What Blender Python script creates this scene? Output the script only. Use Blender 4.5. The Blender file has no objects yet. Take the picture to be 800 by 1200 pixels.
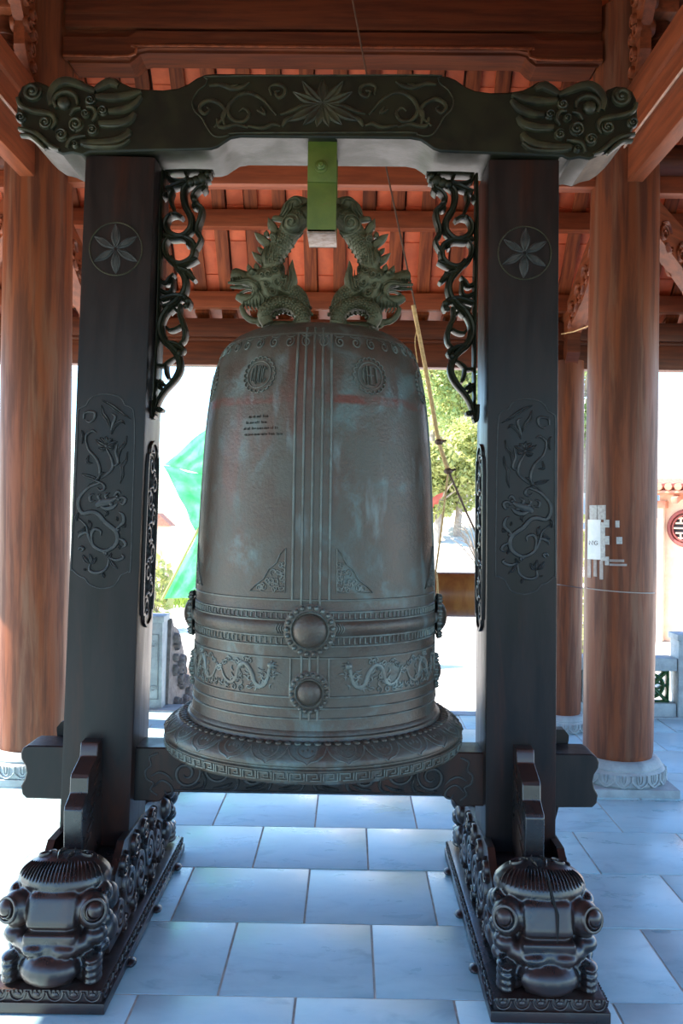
import bpy, bmesh, math, random
from mathutils import Vector, Matrix, Euler
from mathutils.bvhtree import BVHTree
random.seed(7)
S = bpy.context.scene
COL = S.collection
PI = math.pi

# ------------------------------------------------------------------ camera
FPX = 1030.0
CAM = Vector((0.135, -3.3, 1.55))
YAW, ROLL = 10.0 / FPX, 0.013
cd = bpy.data.cameras.new('camera')
cam = bpy.data.objects.new('camera', cd)
COL.objects.link(cam)
cd.sensor_fit = 'VERTICAL'
cd.sensor_height = 24.0
cd.sensor_width = 16.0
cd.lens = FPX / 1200.0 * 24.0
cd.clip_end = 400
cam.matrix_world = (Matrix.Translation(CAM) @ Matrix.Rotation(YAW, 4, 'Z')
                    @ Matrix.Rotation(PI / 2, 4, 'X') @ Matrix.Rotation(ROLL, 4, 'Z'))
S.camera = cam

# ------------------------------------------------------------------ sky, sun, exposure
SUN_DIR = Vector((-0.74, 0.10, 0.66)).normalized()      # towards the sun
w = bpy.data.worlds.new('sky')
S.world = w
w.use_nodes = True
nt = w.node_tree
nt.nodes.clear()
sky = nt.nodes.new('ShaderNodeTexSky')
sky.sky_type = 'NISHITA'
sky.sun_disc = False
sky.sun_elevation = math.asin(SUN_DIR.z)
sky.sun_rotation = math.atan2(SUN_DIR.x, SUN_DIR.y)
sky.air_density = 1.0
sky.dust_density = 0.25
sky.ozone_density = 0.5
bg = nt.nodes.new('ShaderNodeBackground')
bg.inputs['Strength'].default_value = 0.55
wo = nt.nodes.new('ShaderNodeOutputWorld')
tint = nt.nodes.new('ShaderNodeMix')          # camera white balance set for the warm bounce light
tint.data_type = 'RGBA'
tint.blend_type = 'MULTIPLY'
tint.inputs[0].default_value = 1.0
tint.inputs[7].default_value = (0.74, 0.96, 1.16, 1)
nt.links.new(sky.outputs[0], tint.inputs[6])
nt.links.new(tint.outputs[2], bg.inputs[0])
nt.links.new(bg.outputs[0], wo.inputs[0])
sl = bpy.data.lights.new('sun', 'SUN')
sl.energy = 24.0
sl.angle = 0.009
sl.color = (1.0, 0.90, 0.78)
sun = bpy.data.objects.new('sun', sl)
COL.objects.link(sun)
sun.rotation_euler = (-SUN_DIR).to_track_quat('-Z', 'Y').to_euler()
sun.location = SUN_DIR * 30
vs = S.view_settings
vs.view_transform = 'Standard'
vs.look = 'None'
vs.gamma = 1.0
vs.use_curve_mapping = False
vs.exposure = 0.15


# ------------------------------------------------------------------ helpers
def at(x, y, d):
    """photo pixel (800x1200 frame) at distance d in front of the camera -> world point"""
    xx = x + (y - 600) * ROLL
    yy = y - (x - 400) * ROLL
    return Vector((CAM.x + (xx - 410) / FPX * d, CAM.y + d, CAM.z - (yy - 600) / FPX * d))


def cr(pts, n=5, closed=False):
    """Catmull-Rom through 2D or 3D points"""
    P = [Vector(p) for p in pts]
    if len(P) == 2 and not closed:
        return [P[0].lerp(P[1], i / n) for i in range(n + 1)]
    out = []
    m = len(P)
    rng = range(m) if closed else range(m - 1)
    for i in rng:
        p1, p2 = P[i], P[(i + 1) % m]
        if closed:
            p0, p3 = P[i - 1], P[(i + 2) % m]
        else:
            p0 = P[i - 1] if i > 0 else p1 * 2 - p2
            p3 = P[i + 2] if i + 2 < m else p2 * 2 - p1
        for k in range(n):
            t = k / n
            out.append(0.5 * ((2 * p1) + (p2 - p0) * t + (2 * p0 - 5 * p1 + 4 * p2 - p3) * t * t
                              + (3 * p1 - p0 - 3 * p2 + p3) * t ** 3))
    if not closed:
        out.append(P[-1].copy())
    return out


def spiral(cx, cy, r0, r1, a0, turns, n=14, sgn=1):
    """points of a spiral from outside radius r0 to inside r1"""
    out = []
    k = max(4, int(n * turns))
    for i in range(k + 1):
        t = i / k
        r = r0 + (r1 - r0) * t
        a = a0 + sgn * t * turns * 2 * PI
        out.append((cx + r * math.cos(a), cy + r * math.sin(a)))
    return out


RELIEF = [(-1, -.3), (-.95, .3), (-.62, .85), (0, 1), (.62, .85), (.95, .3), (1, -.3)]
LEAF = [(-1, -.3), (-.9, .55), (-.5, .95), (0, .55), (.5, .95), (.9, .55), (1, -.3)]
FRET = [(-.85, -1), (-1, -.75), (-1, .6), (-.55, .95), (0, .8), (.55, .95), (1, .6), (1, -.75), (.85, -1)]
FLATP = [(-1, -.3), (-1, .75), (-.8, 1), (.8, 1), (1, .75), (1, -.3)]


class MB:
    def __init__(s):
        s.v, s.f = [], []

    def add(s, vs, fs):
        o = len(s.v)
        s.v += [tuple(p) for p in vs]
        s.f += [tuple(i + o for i in q) for q in fs]

    def box(s, c, d, rot=None, bev=0.0):
        hx, hy, hz = d[0] / 2, d[1] / 2, d[2] / 2
        c = Vector(c)
        if bev <= 0:
            P = [Vector((x, y, z)) for x in (-hx, hx) for y in (-hy, hy) for z in (-hz, hz)]
            F = [(0, 1, 3, 2), (4, 6, 7, 5), (0, 4, 5, 1), (2, 3, 7, 6), (0, 2, 6, 4), (1, 5, 7, 3)]
        else:
            bm = bmesh.new()
            bmesh.ops.create_cube(bm, size=1)
            for q in bm.verts:
                q.co = Vector((q.co.x * d[0], q.co.y * d[1], q.co.z * d[2]))
            bmesh.ops.bevel(bm, geom=bm.edges[:], offset=bev, segments=2, affect='EDGES', profile=.6)
            bm.verts.index_update()
            P = [q.co.copy() for q in bm.verts]
            F = [[q.index for q in f.verts] for f in bm.faces]
            bm.free()
        if rot is not None:
            R = Euler(rot).to_matrix() if not isinstance(rot, Matrix) else rot
            P = [R @ p for p in P]
        s.add([p + c for p in P], F)
        return s

    def ell(s, c, r, seg=14, rings=8, rot=None):
        c = Vector(c)
        if not hasattr(r, '__len__'):
            r = (r, r, r)
        P = [Vector((0, 0, -r[2]))]
        for i in range(1, rings):
            a = -PI / 2 + PI * i / rings
            for j in range(seg):
                b = 2 * PI * j / seg
                P.append(Vector((r[0] * math.cos(a) * math.cos(b), r[1] * math.cos(a) * math.sin(b), r[2] * math.sin(a))))
        P.append(Vector((0, 0, r[2])))
        F = []
        for j in range(seg):
            F.append((0, 1 + (j + 1) % seg, 1 + j))
        for i in range(rings - 2):
            for j in range(seg):
                a = 1 + i * seg + j
                b = 1 + i * seg + (j + 1) % seg
                F.append((a, b, b + seg, a + seg))
        t = len(P) - 1
        o = 1 + (rings - 2) * seg
        for j in range(seg):
            F.append((o + j, o + (j + 1) % seg, t))
        if rot is not None:
            R = Euler(rot).to_matrix()
            P = [R @ p for p in P]
        s.add([p + c for p in P], F)
        return s

    def lathe(s, prof, n=48, c=(0, 0, 0), cap=True, a0=0.0):
        c = Vector(c)
        P, F = [], []
        for (r, z) in prof:
            for j in range(n):
                a = a0 + 2 * PI * j / n
                P.append(c + Vector((r * math.cos(a), r * math.sin(a), z)))
        m = len(prof)
        for i in range(m - 1):
            for j in range(n):
                a = i * n + j
                b = i * n + (j + 1) % n
                F.append((a, b, b + n, a + n))
        if cap:
            F.append(tuple(range(n - 1, -1, -1)))
            F.append(tuple((m - 1) * n + j for j in range(n)))
        s.add(P, F)
        return s

    def tube(s, pts, rad, n=8, closed=False):
        P = [Vector(p) for p in pts]
        m = len(P)
        R = rad if hasattr(rad, '__len__') else [rad] * m
        if len(R) != m:
            R = [R[min(len(R) - 1, int(i / (m - 1) * (len(R) - 1)))] * (1 - ((i / (m - 1) * (len(R) - 1)) % 1))
                 + R[min(len(R) - 1, int(i / (m - 1) * (len(R) - 1)) + 1)] * ((i / (m - 1) * (len(R) - 1)) % 1) for i in range(m)]
        V, F = [], []
        up = Vector((0, 0, 1))
        prev = None
        for i in range(m):
            if closed:
                t = P[(i + 1) % m] - P[i - 1]
            else:
                t = P[min(i + 1, m - 1)] - P[max(i - 1, 0)]
            t.normalize()
            if prev is None:
                a = t.cross(up)
                if a.length < .1:
                    a = t.cross(Vector((1, 0, 0)))
            else:
                a = prev - t * prev.dot(t)
            a.normalize()
            prev = a
            b = t.cross(a)
            for j in range(n):
                q = 2 * PI * j / n
                V.append(P[i] + (a * math.cos(q) + b * math.sin(q)) * R[i])
        for i in range(m if closed else m - 1):
            k = (i + 1) % m
            for j in range(n):
                F.append((i * n + j, i * n + (j + 1) % n, k * n + (j + 1) % n, k * n + j))
        if not closed:
            F.append(tuple(range(n - 1, -1, -1)))
            F.append(tuple((m - 1) * n + j for j in range(n)))
        s.add(V, F)
        return s

    def prism(s, poly, M, h0, h1):
        """2D polygon mapped by M(a,b,h) between heights h0 and h1"""
        n = len(poly)
        V = [M(p[0], p[1], h0) for p in poly] + [M(p[0], p[1], h1) for p in poly]
        F = [tuple(range(n - 1, -1, -1)), tuple(range(n, 2 * n))]
        for i in range(n):
            k = (i + 1) % n
            F.append((i, k, n + k, n + i))
        s.add(V, F)
        return s

    def stroke(s, M, pts, wd, h, n=4, prof=RELIEF, taper=(.45, 1, .3), closed=False, smooth=True):
        P = cr([Vector((p[0], p[1])) for p in pts], n, closed) if smooth else [Vector((p[0], p[1])) for p in pts]
        Q = [P[0]]
        for p in P[1:]:
            if (p - Q[-1]).length > 1e-7:
                Q.append(p)
        P = Q
        m = len(P)
        if m < 2:
            return s
        k = len(prof)
        V, F = [], []
        for i in range(m):
            if closed:
                t = P[(i + 1) % m] - P[i - 1]
            else:
                t = P[min(i + 1, m - 1)] - P[max(i - 1, 0)]
            if t.length < 1e-9:
                t = Vector((1, 0))
            t.normalize()
            nn = Vector((-t.y, t.x))
            u = i / (m - 1)
            if closed:
                ww = 1.0
            elif u < .5:
                ww = taper[0] + (taper[1] - taper[0]) * math.sin(u * PI)
            else:
                ww = taper[2] + (taper[1] - taper[2]) * math.sin(u * PI)
            hh = h * (.55 + .45 * ww) if prof is not FRET else h
            for (a, b) in prof:
                q = P[i] + nn * (a * ww * wd * .5)
                V.append(M(q.x, q.y, b * hh))
        for i in range(m if closed else m - 1):
            j2 = (i + 1) % m
            for j in range(k):
                F.append((i * k + j, i * k + (j + 1) % k, j2 * k + (j + 1) % k, j2 * k + j))
        if not closed:
            F.append(tuple(range(k - 1, -1, -1)))
            F.append(tuple((m - 1) * k + j for j in range(k)))
        s.add(V, F)
        return s

    def dome(s, M, cx, cy, r, h, seg=12, rings=4, ry=None):
        ry = ry or r
        V, F = [], []
        for i in range(rings):
            a = PI / 2 * i / rings
            for j in range(seg):
                b = 2 * PI * j / seg
                V.append(M(cx + r * math.cos(a) * math.cos(b), cy + ry * math.cos(a) * math.sin(b), h * math.sin(a) - (0.15 * h if i == 0 else 0)))
        V.append(M(cx, cy, h))
        for i in range(rings - 1):
            for j in range(seg):
                F.append((i * seg + j, i * seg + (j + 1) % seg, (i + 1) * seg + (j + 1) % seg, (i + 1) * seg + j))
        o = (rings - 1) * seg
        for j in range(seg):
            F.append((o + j, o + (j + 1) % seg, len(V) - 1))
        s.add(V, F)
        return s

    def mesh(s, name, sharp=38):
        bm = bmesh.new()
        vv = [bm.verts.new(p) for p in s.v]
        for q in s.f:
            try:
                bm.faces.new([vv[i] for i in q])
            except ValueError:
                pass
        bmesh.ops.recalc_face_normals(bm, faces=bm.faces[:])
        th = math.radians(sharp)
        for f in bm.faces:
            f.smooth = True
        for e in bm.edges:
            if e.calc_face_angle(0) > th:
                e.smooth = False
        me = bpy.data.meshes.new(name)
        bm.to_mesh(me)
        bm.free()
        return me

    def build(s, name, mat, parent=None, loc=None, sharp=38):
        return link(name, s.mesh(name, sharp), mat, parent, loc)


def link(name, me, mat, parent=None, loc=None):
    o = bpy.data.objects.new(name, me)
    if mat is not None and not me.materials:
        me.materials.append(mat)
    COL.objects.link(o)
    if parent is not None:
        o.parent = parent
    if loc is not None:
        o.location = loc
    return o


def tag(o, label, cat, group=None):
    o['label'] = label
    o['category'] = cat
    if group:
        o['group'] = group
    return o


def thing(name, label, cat, loc=(0, 0, 0), rotz=0, group=None):
    o = bpy.data.objects.new(name, None)
    o.empty_display_size = .1
    COL.objects.link(o)
    o.location = loc
    o.rotation_euler = (0, 0, rotz)
    return tag(o, label, cat, group)


def struct(o):
    o['kind'] = 'structure'
    return o


def stuff(o):
    o['kind'] = 'stuff'
    return o


def sculpt(mb, voxel, smooth=4, fac=.5):
    """fuse overlapping primitives into one continuous carved surface"""
    me = mb.mesh('sculpt_tmp')
    o = bpy.data.objects.new('sculpt_tmp', me)
    COL.objects.link(o)
    m = o.modifiers.new('r', 'REMESH')
    m.mode = 'VOXEL'
    m.voxel_size = voxel
    m.use_smooth_shade = True
    if smooth:
        k = o.modifiers.new('s', 'SMOOTH')
        k.iterations = smooth
        k.factor = fac
    bpy.context.view_layer.update()
    dg = bpy.context.evaluated_depsgraph_get()
    res = bpy.data.meshes.new_from_object(o.evaluated_get(dg))
    bpy.data.objects.remove(o)
    bpy.data.meshes.remove(me)
    for p in res.polygons:
        p.use_smooth = True
    return res


def copy_tree(o, parent=None):
    c = o.copy()
    COL.objects.link(c)
    c.parent = parent
    for ch in [q for q in o.children]:
        copy_tree(ch, c)
    return c


# ------------------------------------------------------------------ materials
def mat(name, c1, c2=None, rough=.5, metal=0.0, scale=6.0, stretch=(1, 1, 1), detail=6.0, lo=.35, hi=.65,
        bump=0.0, bscale=40.0, c3=None, c3scale=2.5, c3lo=.55, c3hi=.7, coat=0.0, rvar=0.0, rand=0.0, spec=.5,
        trans=0.0, alpha=1.0, bstretch=None):
    m = bpy.data.materials.new(name)
    m.use_nodes = True
    t = m.node_tree
    N, L = t.nodes, t.links
    b = N['Principled BSDF']
    b.inputs['Roughness'].default_value = rough
    b.inputs['Metallic'].default_value = metal
    b.inputs['Specular IOR Level'].default_value = spec
    b.inputs['Coat Weight'].default_value = coat
    b.inputs['Coat Roughness'].default_value = .15
    b.inputs['Alpha'].default_value = alpha
    tc = N.new('ShaderNodeTexCoord')
    mp = N.new('ShaderNodeMapping')
    mp.inputs['Scale'].default_value = stretch
    L.new(tc.outputs['Object'], mp.inputs['Vector'])
    if rand > 0:
        oi = N.new('ShaderNodeObjectInfo')
        ml = N.new('ShaderNodeMath')
        ml.operation = 'MULTIPLY'
        ml.inputs[1].default_value = 37.0
        L.new(oi.outputs['Random'], ml.inputs[0])
        cx = N.new('ShaderNodeCombineXYZ')
        for i in range(3):
            L.new(ml.outputs[0], cx.inputs[i])
        L.new(cx.outputs[0], mp.inputs['Location'])
    vec = mp.outputs[0]

    def noise(sc, det=detail, dist=0.0):
        n = N.new('ShaderNodeTexNoise')
        n.inputs['Scale'].default_value = sc
        n.inputs['Detail'].default_value = det
        n.inputs['Roughness'].default_value = .62
        n.inputs['Distortion'].default_value = dist
        L.new(vec, n.inputs['Vector'])
        return n.outputs[0]

    def ramp(src, a, z):
        r = N.new('ShaderNodeMapRange')
        r.interpolation_type = 'SMOOTHSTEP'
        r.inputs[1].default_value = a
        r.inputs[2].default_value = z
        L.new(src, r.inputs[0])
        return r.outputs[0]

    def mix(f, a, c):
        x = N.new('ShaderNodeMix')
        x.data_type = 'RGBA'
        if isinstance(f, float):
            x.inputs[0].default_value = f
        else:
            L.new(f, x.inputs[0])
        for i, q in ((6, a), (7, c)):
            if isinstance(q, tuple):
                x.inputs[i].default_value = (*q[:3], 1)
            else:
                L.new(q, x.inputs[i])
        return x.outputs[2]

    col = c1
    f1 = None
    if c2:
        f1 = ramp(noise(scale, dist=.3), lo, hi)
        col = mix(f1, c1, c2)
    if c3:
        col = mix(ramp(noise(c3scale, 8, .6), c3lo, c3hi), col, c3)
    if rand > 0:
        oi2 = N.new('ShaderNodeObjectInfo')
        hs = N.new('ShaderNodeHueSaturation')
        mr = N.new('ShaderNodeMapRange')
        mr.inputs[3].default_value = 1 - rand
        mr.inputs[4].default_value = 1 + rand
        L.new(oi2.outputs['Random'], mr.inputs[0])
        L.new(mr.outputs[0], hs.inputs['Value'])
        if isinstance(col, tuple):
            hs.inputs['Color'].default_value = (*col, 1)
        else:
            L.new(col, hs.inputs['Color'])
        col = hs.outputs[0]
    if isinstance(col, tuple):
        b.inputs['Base Color'].default_value = (*col, 1)
    else:
        L.new(col, b.inputs['Base Color'])
    if rvar > 0 and f1 is not None:
        mr = N.new('ShaderNodeMapRange')
        mr.inputs[3].default_value = rough - rvar
        mr.inputs[4].default_value = rough + rvar
        L.new(f1, mr.inputs[0])
        L.new(mr.outputs[0], b.inputs['Roughness'])
    if bump > 0:
        bn = noise(bscale, 5)
        bp = N.new('ShaderNodeBump')
        bp.inputs['Strength'].default_value = bump
        bp.inputs['Distance'].default_value = .01
        L.new(bn, bp.inputs['Height'])
        L.new(bp.outputs[0], b.inputs['Normal'])
    if trans > 0:
        tr = N.new('ShaderNodeBsdfTranslucent')
        if isinstance(col, tuple):
            tr.inputs[0].default_value = (*col, 1)
        else:
            L.new(col, tr.inputs[0])
        ms = N.new('ShaderNodeMixShader')
        ms.inputs[0].default_value = trans
        L.new(b.outputs[0], ms.inputs[1])
        L.new(tr.outputs[0], ms.inputs[2])
        L.new(ms.outputs[0], N['Material Output'].inputs[0])
    return m


def bell_material(name):
    m = mat(name, (.064, .045, .034), (.072, .066, .055), rough=.42, metal=.3, spec=.3, scale=6.5, detail=10, lo=.36, hi=.64,
            bump=.25, bscale=90, c3=(.084, .108, .102), c3scale=5.0, c3lo=.52, c3hi=.70, rvar=.08)
    t = m.node_tree
    N, L = t.nodes, t.links
    b = N['Principled BSDF']
    src = b.inputs['Base Color'].links[0].from_socket
    tc = N.new('ShaderNodeTexCoord')
    sp = N.new('ShaderNodeSeparateXYZ')
    L.new(tc.outputs['Object'], sp.inputs[0])
    nz = N.new('ShaderNodeTexNoise')
    nz.inputs['Scale'].default_value = 14
    nz.inputs['Detail'].default_value = 5
    L.new(tc.outputs['Object'], nz.inputs['Vector'])
    # a reddish oxide line once painted around the bell
    d = N.new('ShaderNodeMath'); d.operation = 'SUBTRACT'; d.inputs[1].default_value = 1.925
    L.new(sp.outputs[2], d.inputs[0])
    a = N.new('ShaderNodeMath'); a.operation = 'ABSOLUTE'
    L.new(d.outputs[0], a.inputs[0])
    r = N.new('ShaderNodeMapRange'); r.interpolation_type = 'SMOOTHSTEP'
    r.inputs[1].default_value = .008; r.inputs[2].default_value = .022
    r.inputs[3].default_value = 1; r.inputs[4].default_value = 0
    L.new(a.outputs[0], r.inputs[0])
    k = N.new('ShaderNodeMapRange'); k.inputs[1].default_value = .4; k.inputs[2].default_value = .6
    L.new(nz.outputs[0], k.inputs[0])
    mu = N.new('ShaderNodeMath'); mu.operation = 'MULTIPLY'
    L.new(r.outputs[0], mu.inputs[0]); L.new(k.outputs[0], mu.inputs[1])
    x = N.new('ShaderNodeMix'); x.data_type = 'RGBA'
    L.new(mu.outputs[0], x.inputs[0]); L.new(src, x.inputs[6])
    x.inputs[7].default_value = (.105, .036, .026, 1)
    # streaky reddish oxide patches and pale bluish lime streaks
    mp = N.new('ShaderNodeMapping'); mp.inputs['Scale'].default_value = (4, 4, 1.3)
    L.new(tc.outputs['Object'], mp.inputs[0])
    n2 = N.new('ShaderNodeTexNoise'); n2.inputs['Scale'].default_value = 1.6; n2.inputs['Detail'].default_value = 7
    L.new(mp.outputs[0], n2.inputs['Vector'])
    r2 = N.new('ShaderNodeMapRange'); r2.interpolation_type = 'SMOOTHSTEP'
    r2.inputs[1].default_value = .55; r2.inputs[2].default_value = .72; r2.inputs[4].default_value = .75
    L.new(n2.outputs[0], r2.inputs[0])
    x2 = N.new('ShaderNodeMix'); x2.data_type = 'RGBA'
    L.new(r2.outputs[0], x2.inputs[0]); L.new(x.outputs[2], x2.inputs[6])
    x2.inputs[7].default_value = (.090, .042, .031, 1)
    mp3 = N.new('ShaderNodeMapping'); mp3.inputs['Scale'].default_value = (9, 9, 2.5); mp3.inputs['Location'].default_value = (3, 1, 5)
    L.new(tc.outputs['Object'], mp3.inputs[0])
    n3 = N.new('ShaderNodeTexNoise'); n3.inputs['Scale'].default_value = 1.5; n3.inputs['Detail'].default_value = 9
    L.new(mp3.outputs[0], n3.inputs['Vector'])
    r3 = N.new('ShaderNodeMapRange'); r3.interpolation_type = 'SMOOTHSTEP'
    r3.inputs[1].default_value = .58; r3.inputs[2].default_value = .74; r3.inputs[4].default_value = .55
    L.new(n3.outputs[0], r3.inputs[0])
    x3 = N.new('ShaderNodeMix'); x3.data_type = 'RGBA'
    L.new(r3.outputs[0], x3.inputs[0]); L.new(x2.outputs[2], x3.inputs[6])
    x3.inputs[7].default_value = (.14, .18, .18, 1)
    L.new(x3.outputs[2], b.inputs['Base Color'])
    return m


M_LAC = mat('dark_lacquer', (.0085, .0075, .0080), (.015, .011, .011), rough=.40, spec=.22, scale=5, stretch=(3, 3, .5), bump=.06, bscale=30,
            c3=(.042, .014, .009), c3scale=1.8, c3lo=.50, c3hi=.72, rvar=.05)
M_LACW = mat('worn_lacquer', (.012, .011, .012), (.030, .012, .009), rough=.33, spec=.6, scale=5, bump=.08, bscale=35,
             c3=(.06, .055, .05), c3scale=6, c3lo=.56, c3hi=.8, rvar=.07)
M_LACG = mat('mossy_lacquer', (.009, .0095, .0070), (.016, .016, .008), rough=.42, spec=.20, scale=7, bump=.06, bscale=35, rvar=.06)
M_GROOVE = mat('crack_dark', (.004, .003, .003), rough=.9)
M_BELL = bell_material('bronze_patina')
M_BELLR = mat('bronze_raised', (.082, .076, .064), (.112, .124, .112), rough=.42, metal=.3, spec=.3, scale=9, detail=8, bump=.2, bscale=90,
              c3=(.15, .19, .178), c3scale=7, c3lo=.52, c3hi=.70)
M_LACR = mat('dusty_carving', (.017, .017, .018), (.036, .036, .037), rough=.42, spec=.3, scale=30)
M_LACGR = mat('mossy_carving', (.014, .014, .009), (.036, .035, .018), rough=.42, spec=.3, scale=22)
M_DRAGON = mat('green_bronze', (.055, .053, .026), (.100, .100, .060), rough=.55, metal=.3, scale=14, bump=.4, bscale=80,
               c3=(.05, .045, .022), c3scale=9, c3lo=.55, c3hi=.7)
M_GREEN = mat('green_paint', (.048, .076, .008), (.072, .102, .013), rough=.45, scale=9, c3=(.10, .045, .015), c3scale=16, c3lo=.62, c3hi=.75, bump=.1)
M_STEEL = mat('rusty_plate', (.36, .26, .22), (.20, .11, .07), rough=.6, metal=.2, scale=30)
M_COLUMN = mat('column_wood', (.185, .050, .018), (.085, .025, .012), spec=.28, rough=.5, scale=4, stretch=(5, 5, .35), detail=8, bump=.12, bscale=20,
               c3=(.17, .075, .042), c3scale=2.6, c3lo=.5, c3hi=.72, rvar=.08)
M_BEAM = mat('beam_wood', (.130, .032, .012), (.070, .018, .009), spec=.25, rough=.45, scale=5, stretch=(.4, 4, 6), detail=7, bump=.08, bscale=20,
             c3=(.17, .066, .03), c3scale=2.4, c3lo=.58, c3hi=.8)
M_BEAMY = mat('side_beam_wood', (.25, .062, .022), (.14, .036, .014), spec=.3, rough=.45, scale=5, stretch=(4, .4, 6), detail=7, bump=.08, bscale=20)
M_RAFTER = mat('rafter_wood', (.30, .066, .020), (.14, .030, .011), spec=.2, rough=.6, scale=6, stretch=(6, .5, .5), detail=7, bump=.08, bscale=25, rand=.28)
M_PURLIN = mat('purlin_wood', (.30, .070, .026), (.20, .045, .018), spec=.25, rough=.5, scale=6, stretch=(.4, 5, 5), detail=6, bump=.06)
M_TILE = mat('terracotta', (.74, .135, .045), (.62, .105, .035), rough=.7, scale=9, bump=.1, bscale=50, rand=.2)
M_ROOF = mat('roof_board', (.28, .07, .03), (.16, .04, .018), rough=.65, scale=4)
M_FLOOR = mat('floor_marble', (.33, .51, .56), (.42, .60, .64), rough=.32, scale=2.6, stretch=(1.5, 3, 1), detail=9, lo=.3, hi=.7,
              c3=(.25, .41, .47), c3scale=3.2, c3lo=.52, c3hi=.75, rand=.03, bump=.04, bscale=25, rvar=.06)
M_GROUT = mat('grout', (.56, .54, .47), (.42, .41, .36), rough=.9, scale=20)
M_STONE = mat('carved_stone', (.36, .40, .41), (.26, .29, .30), rough=.7, scale=9, bump=.3, bscale=60, c3=(.12, .13, .13), c3scale=5, c3lo=.6, c3hi=.78)
M_STONED = mat('weathered_stone', (.20, .175, .165), (.11, .095, .09), rough=.8, scale=14, bump=.5, bscale=50)
M_GLAZE = mat('green_glaze', (.035, .085, .035), (.06, .12, .045), rough=.3, scale=9)
M_GROUND = mat('pale_ground', (.62, .57, .50), (.70, .66, .60), rough=.9, scale=1.2)
M_ADDED_VALLEY = mat('added_valley_green', (.035, .06, .025), (.06, .08, .035), rough=.9, scale=.3)  # dark green for the added unseen ground, keeps warm bounce off the stand
M_GRASS = mat('grass_blades', (.16, .26, .035), (.26, .34, .06), rough=.7, scale=4, trans=.35)
M_LEAF = mat('leaves', (.22, .32, .10), (.42, .50, .22), rough=.6, scale=1.5, trans=.4)
M_LEAF2 = mat('yellow_leaves', (.36, .40, .13), (.46, .48, .2), rough=.6, scale=1.5, trans=.4)
M_BARK = mat('pale_bark', (.34, .30, .25), (.24, .2, .16), rough=.9, scale=8)
M_NET = mat('green_net', (.10, .60, .24), (.26, .80, .42), rough=.7, scale=3, trans=.5, alpha=.78)
M_PAPER = mat('white_paper', (.80, .82, .82), (.70, .74, .76), rough=.6, scale=14)
M_TAPE = mat('clear_tape', (.50, .44, .42), (.62, .60, .60), rough=.25, scale=22, alpha=.5)
M_TAPEW = mat('white_tape', (.70, .72, .72), (.5, .5, .5), rough=.3, scale=60, alpha=.6)
M_INK = mat('ink', (.05, .05, .06), rough=.7)
M_ROPE = mat('rope_yellow', (.66, .44, .21), (.5, .31, .13), rough=.8, scale=60)
M_WIRE = mat('thin_wire', (.10, .05, .03), rough=.6)
M_WIREG = mat('steel_wire', (.35, .3, .27), rough=.5)
M_LOG = mat('striker_wood', (.26, .085, .025), (.38, .15, .04), rough=.33, scale=4, stretch=(.6, 5, 5), detail=6, coat=.3)
M_WALL = mat('cream_wall', (.70, .48, .34), (.76, .56, .42), rough=.9, scale=7)
M_TERR = mat('roof_clay', (.55, .24, .15), (.42, .17, .11), rough=.8, scale=12)
M_REDWOOD = mat('lattice_red', (.24, .055, .045), rough=.6)
M_DARK = mat('dark_void', (.02, .015, .015), rough=.8)
M_CHALK = mat('chalky_edge', (.62, .42, .33), (.5, .3, .22), rough=.8, scale=12)

# ================================================================== THE SETTING
# ---- floor of marble tiles laid in half bond
PITCH = .503
FY0 = -4.1
fb = MB().box((0, (FY0 + 3.5) / 2, -.1115), (7.0, 3.5 - FY0, .22)).build('floor', M_GROUT)
struct(fb)
tile_me = MB().box((0, 0, -.013), (PITCH - .008, PITCH - .008, .03), bev=.002).mesh('tile')
tile_me.materials.append(M_FLOOR)
for j in range(-8, 7):
    yc = .005 + PITCH * (j + .5)
    off = .235 if j % 2 else -.018
    for i in range(-7, 8):
        xc = off + PITCH * (i + .5)
        if abs(xc) > 3.3:
            continue
        o = link('tile', tile_me, None, fb, (xc, yc, random.uniform(-.0012, .0012)))
        o.rotation_euler = (random.uniform(-.0012, .0012), random.uniform(-.0012, .0012), 0)
# kerb around the platform
struct(MB().box((0, 3.55, -.09), (7.3, .22, .2), bev=.008).build('platform_kerb', M_STONE))
struct(MB().box((0, FY0 - .05, -.09), (7.3, .2, .2), bev=.008).build('platform_kerb', M_STONE))
struct(MB().box((-3.55, (FY0 + 3.5) / 2, -.09), (.2, 3.5 - FY0, .2), bev=.008).build('platform_kerb', M_STONE))
struct(MB().box((3.55, (FY0 + 3.5) / 2, -.09), (.2, 3.5 - FY0, .2), bev=.008).build('platform_kerb', M_STONE))

# two steps down at the back
struct(MB().box((0, 3.80, -.245), (2.9, .3, .16), bev=.006).build('back_step', M_STONE))
struct(MB().box((0, 4.08, -.40), (2.9, .3, .16), bev=.006).build('back_step', M_STONE))


# ---- ground outside with a hillside to the back right
def gh(x, y):
    z = -.5
    k = max(0., min(1., (y - 17) / 16))
    z += 3.6 * k * k * (3 - 2 * k) * max(0., min(1., (x + 3) / 5))
    z += max(0, y - 33) * .22 * max(0., min(1., (x + 3) / 5))
    k = max(0., min(1., (-5.5 - y) / 14))        # added drop behind the camera, unseen, for cool light on the stand
    z -= 14 * k
    return z


g = MB()
nx, ny = 40, 40
gv = []
for j in range(ny + 1):
    for i in range(nx + 1):
        u, v_ = i / nx * 2 - 1, j / ny * 2 - 1
        x = 70 * u * abs(u) ** .6
        y = 70 * v_ * abs(v_) ** .6
        gv.append((x, y, gh(x, y)))
def gf(front):
    return [(j * (nx + 1) + i, j * (nx + 1) + i + 1, (j + 1) * (nx + 1) + i + 1, (j + 1) * (nx + 1) + i) for j in range(ny) for i in range(nx)
            if (gv[j * (nx + 1)][1] < -5.6) == front]


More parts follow.
